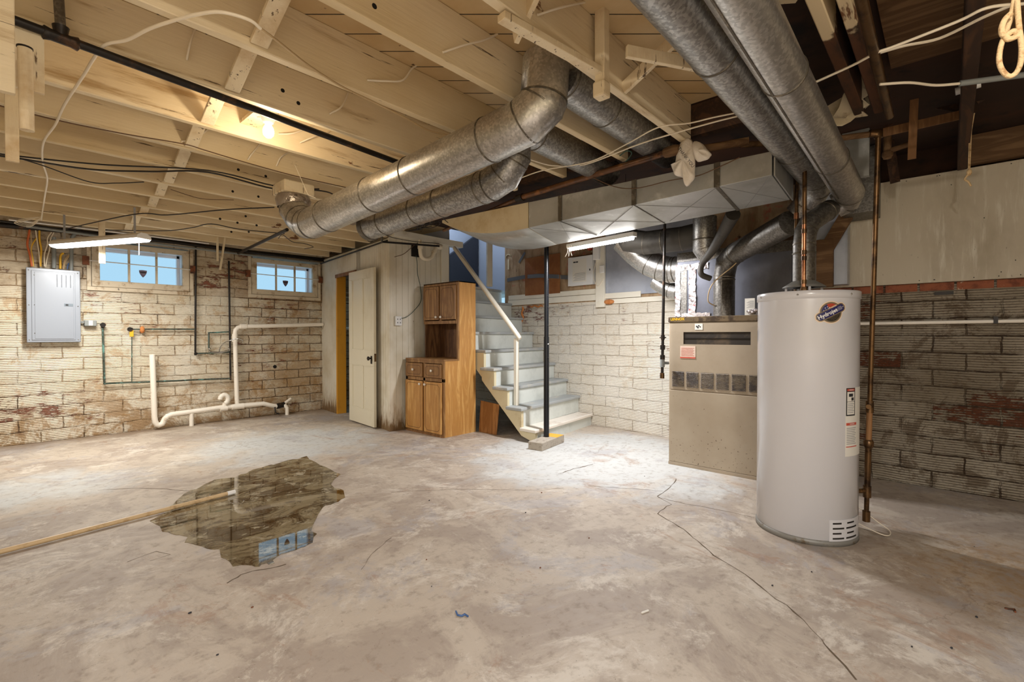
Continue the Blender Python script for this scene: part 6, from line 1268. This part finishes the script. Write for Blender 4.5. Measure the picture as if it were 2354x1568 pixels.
# white post board and adaptor
y0,y1,z0,z1_ = pq(1371,1391,570,706,0.04); b = MB(); wbox(b,y0,y1,z0,2.45,0.021,0.055); tag(b.build('post_board', m['trimw'], bevel=0.004), 'white upright board between the breaker box and the grey sheets', 'board')
y0,y1,z0,z1_ = pq(1364,1378,566,597,0.09); b = MB(); wbox(b,y0,y1,z0,z1_,0.056,0.10); tag(b.build('plug_adaptor', m['white'], bevel=0.006), 'white plug adaptor on the upright board beside the breaker box', 'plug')
y0,y1,z0,z1_ = pq(1377,1388,609,627,0.09); b = MB(); wbox(b,y0,y1,z0,z1_,0.056,0.08); tag(b.build('plug_adaptor', m['white'], bevel=0.01), 'small white plug lower on the upright board', 'plug')
pipe('power_cord', [pa(1371,600,0.06),pa(1364,630,0.06),pa(1368,650,0.06),pa(1376,658,0.06),pa(1388,640,0.06)], 0.004, m['cable'], 'white cord looping beside the upright board', 'cable', seg=6, smoothp=True)
# grey sheets
ya_ = pa(1392,630,0.02).y; yb_ = pa(1463,630,0.02).y; yc_ = 1.9
b = MB(); wbox(b,yb_,ya_,1.735,2.60,0.012,0.016); tag(b.build('metal_sheet', m['galv_b']), 'left blue-grey metal sheet nailed over the wall above the tile', 'sheet metal')
b = MB(); wbox(b,yc_,yb_+0.01,1.70,2.60,0.016,0.020); tag(b.build('metal_sheet', m['galv_b']), 'right blue-grey metal sheet nailed over the wall behind the furnace pipe', 'sheet metal')
b = MB(); wbox(b,pa(1474,688,0.02).y,pa(1392,688,0.02).y,1.665,1.735,0.020,0.032); tag(b.build('trim_board', m['trimw'], bevel=0.003), 'short broken white board under the grey metal sheets', 'board')
# pipe on right wall
pipe('conduit', [Vector((4.96,0.9,1.292)), Vector((4.96,-2.5,1.31))], 0.014, m['wpipe'], 'thin white pipe running level across the worn right wall', 'pipe')
b = MB(); p = XX(2289,736,4.955); b.box((4.945,p.y-0.012,p.z-0.025),(4.985,p.y+0.012,p.z+0.025)); tag(b.build('pipe_clip', m['iron']), 'dark clip holding the level pipe on the right wall', 'clip')
b = MB(); p = XX(2170,674,4.98); b.box((4.975,p.y-0.055,p.z-0.012),(4.999,p.y+0.055,p.z+0.012)); tag(b.build('wall_plate', m['iron']), 'small dark slotted plate in the brick course of the right wall', 'plate')
# ================================================================== CLOSET SIDE FITTINGS
c = YY(913,738,YC); t = thing('wall_outlet', 'white double outlet on the beadboard with a green cord plugged in', 'outlet', c-Vector((0,0,0.06)))
b = MB(); b.box((c.x-0.045,YC-0.04,c.z-0.058),(c.x+0.045,YC-0.002,c.z+0.058)); b.build('outlet_box', m['boxw'], t, 0.004)
b = MB()
for dx in (-0.02,0.02):
    for dz in (-0.022,0.022): b.box((c.x+dx-0.006,YC-0.041,c.z+dz-0.006),(c.x+dx+0.006,YC-0.040,c.z+dz+0.006))
b.build('sockets', m['ink'], t)
sg = lambda L: [(700+x*800/2240, 480+y*560/1568) for x, y in L]
pipe('green_cord', [YY(x,y,YC-0.045) for x,y in sg([(625,705),(660,695),(710,650),(750,590),(745,500),(728,420),(725,350),(718,300)])], 0.004, m['green'], 'thin green cord looping from the outlet up the beadboard', 'cable', seg=6, smoothp=True)
c = YY(955,575,YC-0.02); b = MB(); b.box((c.x-0.055,YC-0.035,c.z-0.085),(c.x+0.055,YC-0.003,c.z+0.06)); tag(b.build('dark_junction_box', m['dark'], bevel=0.003), 'dark open box high on the beadboard beside the white trap', 'junction box')
pipe('broken_wire', [YY(x,y,YC-0.04) for x,y in sg([(580,310),(640,290),(700,240),(760,200)])], 0.004, m['wirebrown'], 'brown wire end sticking out left of the dark box', 'cable', seg=6, smoothp=True)
# white trap above
t = thing('sink_trap', 'white plastic U-shaped sink trap hanging above the beadboard', 'trap', YY(982,600,YC-0.12))
W_ = lambda x, y: YY(x, y, YC-0.12)
b = MB(); b.tube(smooth_path([W_(966,552),W_(966,575),W_(969,590),W_(980,596),W_(992,592),W_(998,580),W_(1003,570),W_(1012,569)],4), 0.026, 14); b.build('trap_bend', m['pvc'], t)
for a_, c_, r_ in ((W_(966,565),W_(966,572),0.033),(W_(996,582),W_(999,577),0.033),(W_(1001,566),W_(1014,568),0.036)): b = MB(); b.tube([a_,c_],r_,14); b.build('trap_nut', m['pvc'], t)
b = MB()
for k in range(9):
    pts = [Vector((3.15+random.uniform(-.15,.15),4.2+random.uniform(-.25,.25),2.36+random.uniform(-.03,.04))) for _ in range(5)]
    b.tube(smooth_path(pts,5), 0.004, 6)
tag(b.build('wire_tangle', m['cableb']), 'tangle of black wires under the joists left of the painted duct end', 'cable')
for lab_, pts_ in [('black wire looping from the tangle toward the second duct', [(900,500),(925,505),(960,500),(1000,490),(1030,512)]), ('black wire drooping left of the sink trap', [(835,545),(850,556),(865,552),(880,540),(910,548),(960,556),(1010,560)]), ('dark wire looped under the far end of the large duct', [(640,548),(650,540),(672,556),(700,560),(720,568),(700,572)])]:
    pipe('loose_wire', [Z(x,y,2.30) for x,y in pts_], 0.004, m['cableb'], lab_, 'cable', 'loose black wires', seg=6, smoothp=True)
pipe('hanging_thread', [Vector((1.52,3.48,2.42)), Vector((1.58,3.40,2.20)), Vector((1.60,3.33,2.17))], 0.002, m['cable'], 'thin white thread draped over the far end of the large duct', 'string', seg=5)
pipe('iron_pipe', [Z(878,540,2.33), Z(878,556,2.33)+Vector((0,0,0)), Z(1010,566,2.33)], 0.012, m['iron'], 'black bent pipe across the top of the beadboard corner')
pipe('closet_pipe', [Vector((3.78,7.469,1.30)), Vector((4.6,7.469,1.31))], 0.03, m['wpipe'], 'white pipe seen through the closet doorway on its back wall')
for k in range(3): pipe('closet_wire', [Vector((3.75,7.38,1.75+0.07*k)), Vector((4.8,7.36,1.73+0.09*k))], 0.008, m['cable'], 'pale wire on the closet back wall, %s of three' % ['lowest','middle','highest'][k], 'cable', 'closet wires', seg=6)

# ================================================================== FLOOR THINGS
# puddle
pz = [(1845,180),(1860,200),(1895,215),(1925,235),(1990,262),(2050,290),(2010,320),(1990,350),(2010,372),(2065,385),(2075,430),(2010,462),(1940,490),(1900,560),(1885,590),(1870,630),(1905,648),(1880,700),(1780,745),(1690,770),(1660,790),(1640,805),(1650,825),(1570,832),(1560,845),(1480,835),(1400,845),(1380,815),(1330,790),(1320,740),(1240,735),(1180,715),(1110,700),(1130,665),(1060,655),(975,635),(960,600),(900,570),(960,540),(1010,500),(1060,450),(1110,405),(1180,380),(1230,350),(1290,322),(1380,312),(1450,290),(1520,262),(1600,240),(1680,222),(1760,200)]
pp_ = [(x*900/2354, 980+y*588/1538) for x, y in pz]; out = []
for i in range(len(pp_)):
    a = Vector(pp_[i]+(0,)); c = Vector(pp_[(i+1)%len(pp_)]+(0,)); out.append(a)
    nseg = max(1, int((c-a).length/9))
    for k in range(1, nseg): q = a.lerp(c, k/nseg); out.append(q+Vector((random.uniform(-3.2,3.2), random.uniform(-2.0,2.0), 0)))
W0 = [Z(p.x,p.y,0.0) for p in out]; b = MB(); b.add([Vector((p.x,p.y,0.0022)) for p in W0]+[Vector((p.x,p.y,0.0002)) for p in W0], [tuple(range(len(W0)))]+[(i,(i+1)%len(W0),len(W0)+(i+1)%len(W0),len(W0)+i) for i in range(len(W0))]); tag(b.build('puddle', m['wet']), 'brown reflective puddle of standing water on the concrete floor', 'puddle')
ia, ib = Z(-60,1284,0.02), Z(535,1132,0.02)
t = thing('plastic_pipe', 'long tan plastic pipe lying on the floor with one end in the puddle', 'pipe', (ib.x,ib.y,0.0))
b = MB(); b.tube([ia, ib], 0.0145, 14); b.build('pipe_length', m['tan'], t)
dr_ = (ib-ia).normalized(); b = MB(); b.tube([ib-dr_*0.04, ib+dr_*0.015], 0.0165, 14); b.build('pipe_cap', m['white'], t)
# floor cracks (part of the floor)
def crack(px, w0=0.004):
    P = [Z(x,y,0.0) for x,y in px]; Q = []
    for a, c in zip(P[:-1], P[1:]):
        n = max(2, int((c-a).length/0.05))
        for k in range(n): q = a.lerp(c, k/n); Q.append(q+Vector((random.uniform(-.008,.008), random.uniform(-.008,.008), 0)))
    Q.append(P[-1]); b = MB(); L_ = []; R_ = []
    for i, q in enumerate(Q):
        d = (Q[min(i+1,len(Q)-1)]-Q[max(i-1,0)]).normalized(); s_ = Vector((-d.y,d.x,0))*w0*random.uniform(0.15,0.75); L_.append(Vector((q.x,q.y,0.0009))+s_); R_.append(Vector((q.x,q.y,0.0009))-s_)
    n = len(Q); b.add(L_+R_, [(i,i+1,n+i+1,n+i) for i in range(n-1)]); b.build('floor_crack', m['crack'], floor)
k8 = lambda L: [(900+x*1454/2354, 980+y*588/952) for x, y in L]
crack(k8([(1060,195),(1045,220),(990,262),(1040,290),(990,325),(1090,385),(1200,480),(1310,550),(1400,620),(1500,690),(1600,790),(1640,840),(1730,945)]), 0.006)
crack(k8([(1010,243),(900,232),(730,222)]), 0.004); crack(k8([(0,245),(230,235),(560,238),(640,230)]), 0.003); crack(k8([(990,265),(1100,290),(1240,315),(1350,340)]), 0.004)
crack(k8([(620,178),(680,158),(750,142)]), 0.010); crack([(0+x*.3823,980+y*.3823) for x,y in [(590,385),(800,372),(960,375),(1150,390),(1250,398)]], 0.005)
crack([(x*.3823,980+y*.3823) for x,y in [(1370,940),(1430,905),(1480,880),(1560,865),(1650,850),(1720,830)]], 0.007); crack([(x*.3823,980+y*.3823) for x,y in [(2170,860),(2260,740),(2354,670)]], 0.003)
crack([(x*.3823,980+y*.3823) for x,y in [(760,820),(940,755),(1020,775),(900,810)]], 0.003)
# scraps
b = MB(); P = [Z(x,y,0.004) for x,y in [(1048,1405),(1052,1414),(1062,1416),(1068,1412),(1076,1417)]]; b.tube(P, 0.004, 6); tag(b.build('blue_scrap', m['blue']), 'tiny twisted blue scrap on the near floor', 'scrap')
b = MB(); b.bar(Z(1475,1409,0.004), Z(1491,1403,0.004), 0.006, 0.005); tag(b.build('wood_chip', m['paper']), 'thin pale splinter on the floor in the middle foreground', 'scrap')
b = MB(); P = [Z(x,y,0.004) for x,y in [(2310,1398),(2320,1400),(2332,1401),(2334,1407)]]; b.tube(P, 0.004, 6); tag(b.build('rusty_nail', m['rustbrown']), 'bent rusty nail on the floor at the right edge', 'scrap')
random.seed(21)
for k in range(26):
    x = random.uniform(250,2250); y = random.uniform(1080,1540); p = Z(x,y,0.0)
    if abs(x-1850) < 140 and y < 1280: continue
    if 380 < x < 800 and y < 1310: continue
    q = MB(); q.sphere((p.x,p.y,0.003), random.uniform(0.0025,0.0055), sq=(1.5,1,0.7), seg=6); q.build('grit_speck', m['ink'] if k % 3 else m['rustbrown'], floor)
# wood shims under the cabinet
b = MB(); b.box((3.585,4.34,0.0),(3.60,5.06,0.014)); tag(b.build('wood_shim', m['lath']), 'pale strip of wood showing under the front of the hutch', 'shim')

# unseen bulb added to brighten the stairwell from above
bp = Vector((5.2,5.8,3.35)); t = thing('bare_bulb', 'unseen bulb added high in the stairwell to brighten it, above the landing', 'lamp', bp)
b = MB(); b.lathe([(0.0,-0.035),(0.015,-0.032),(0.027,-0.018),(0.030,0.0),(0.027,0.018),(0.017,0.038),(0.013,0.05)], bp, 18, caps=False); b.build('bulb_glass', emis('added_stair_bulb', (0.9,0.95,1.0), 10.0), t)
b = MB(); b.cyl(bp+Vector((0,0,0.05)), bp+Vector((0,0,0.25)), 0.02, 12); b.build('lamp_holder', m['ceramic'], t)
pl = bpy.data.lights.new('bulb_glow','POINT'); pl.energy = 14; pl.color = (0.85,0.92,1.0); pl.shadow_soft_size = 0.03; po = bpy.data.objects.new('bulb_glow', pl); COL.objects.link(po); po.parent = t; po.location = (0,0,-0.075)
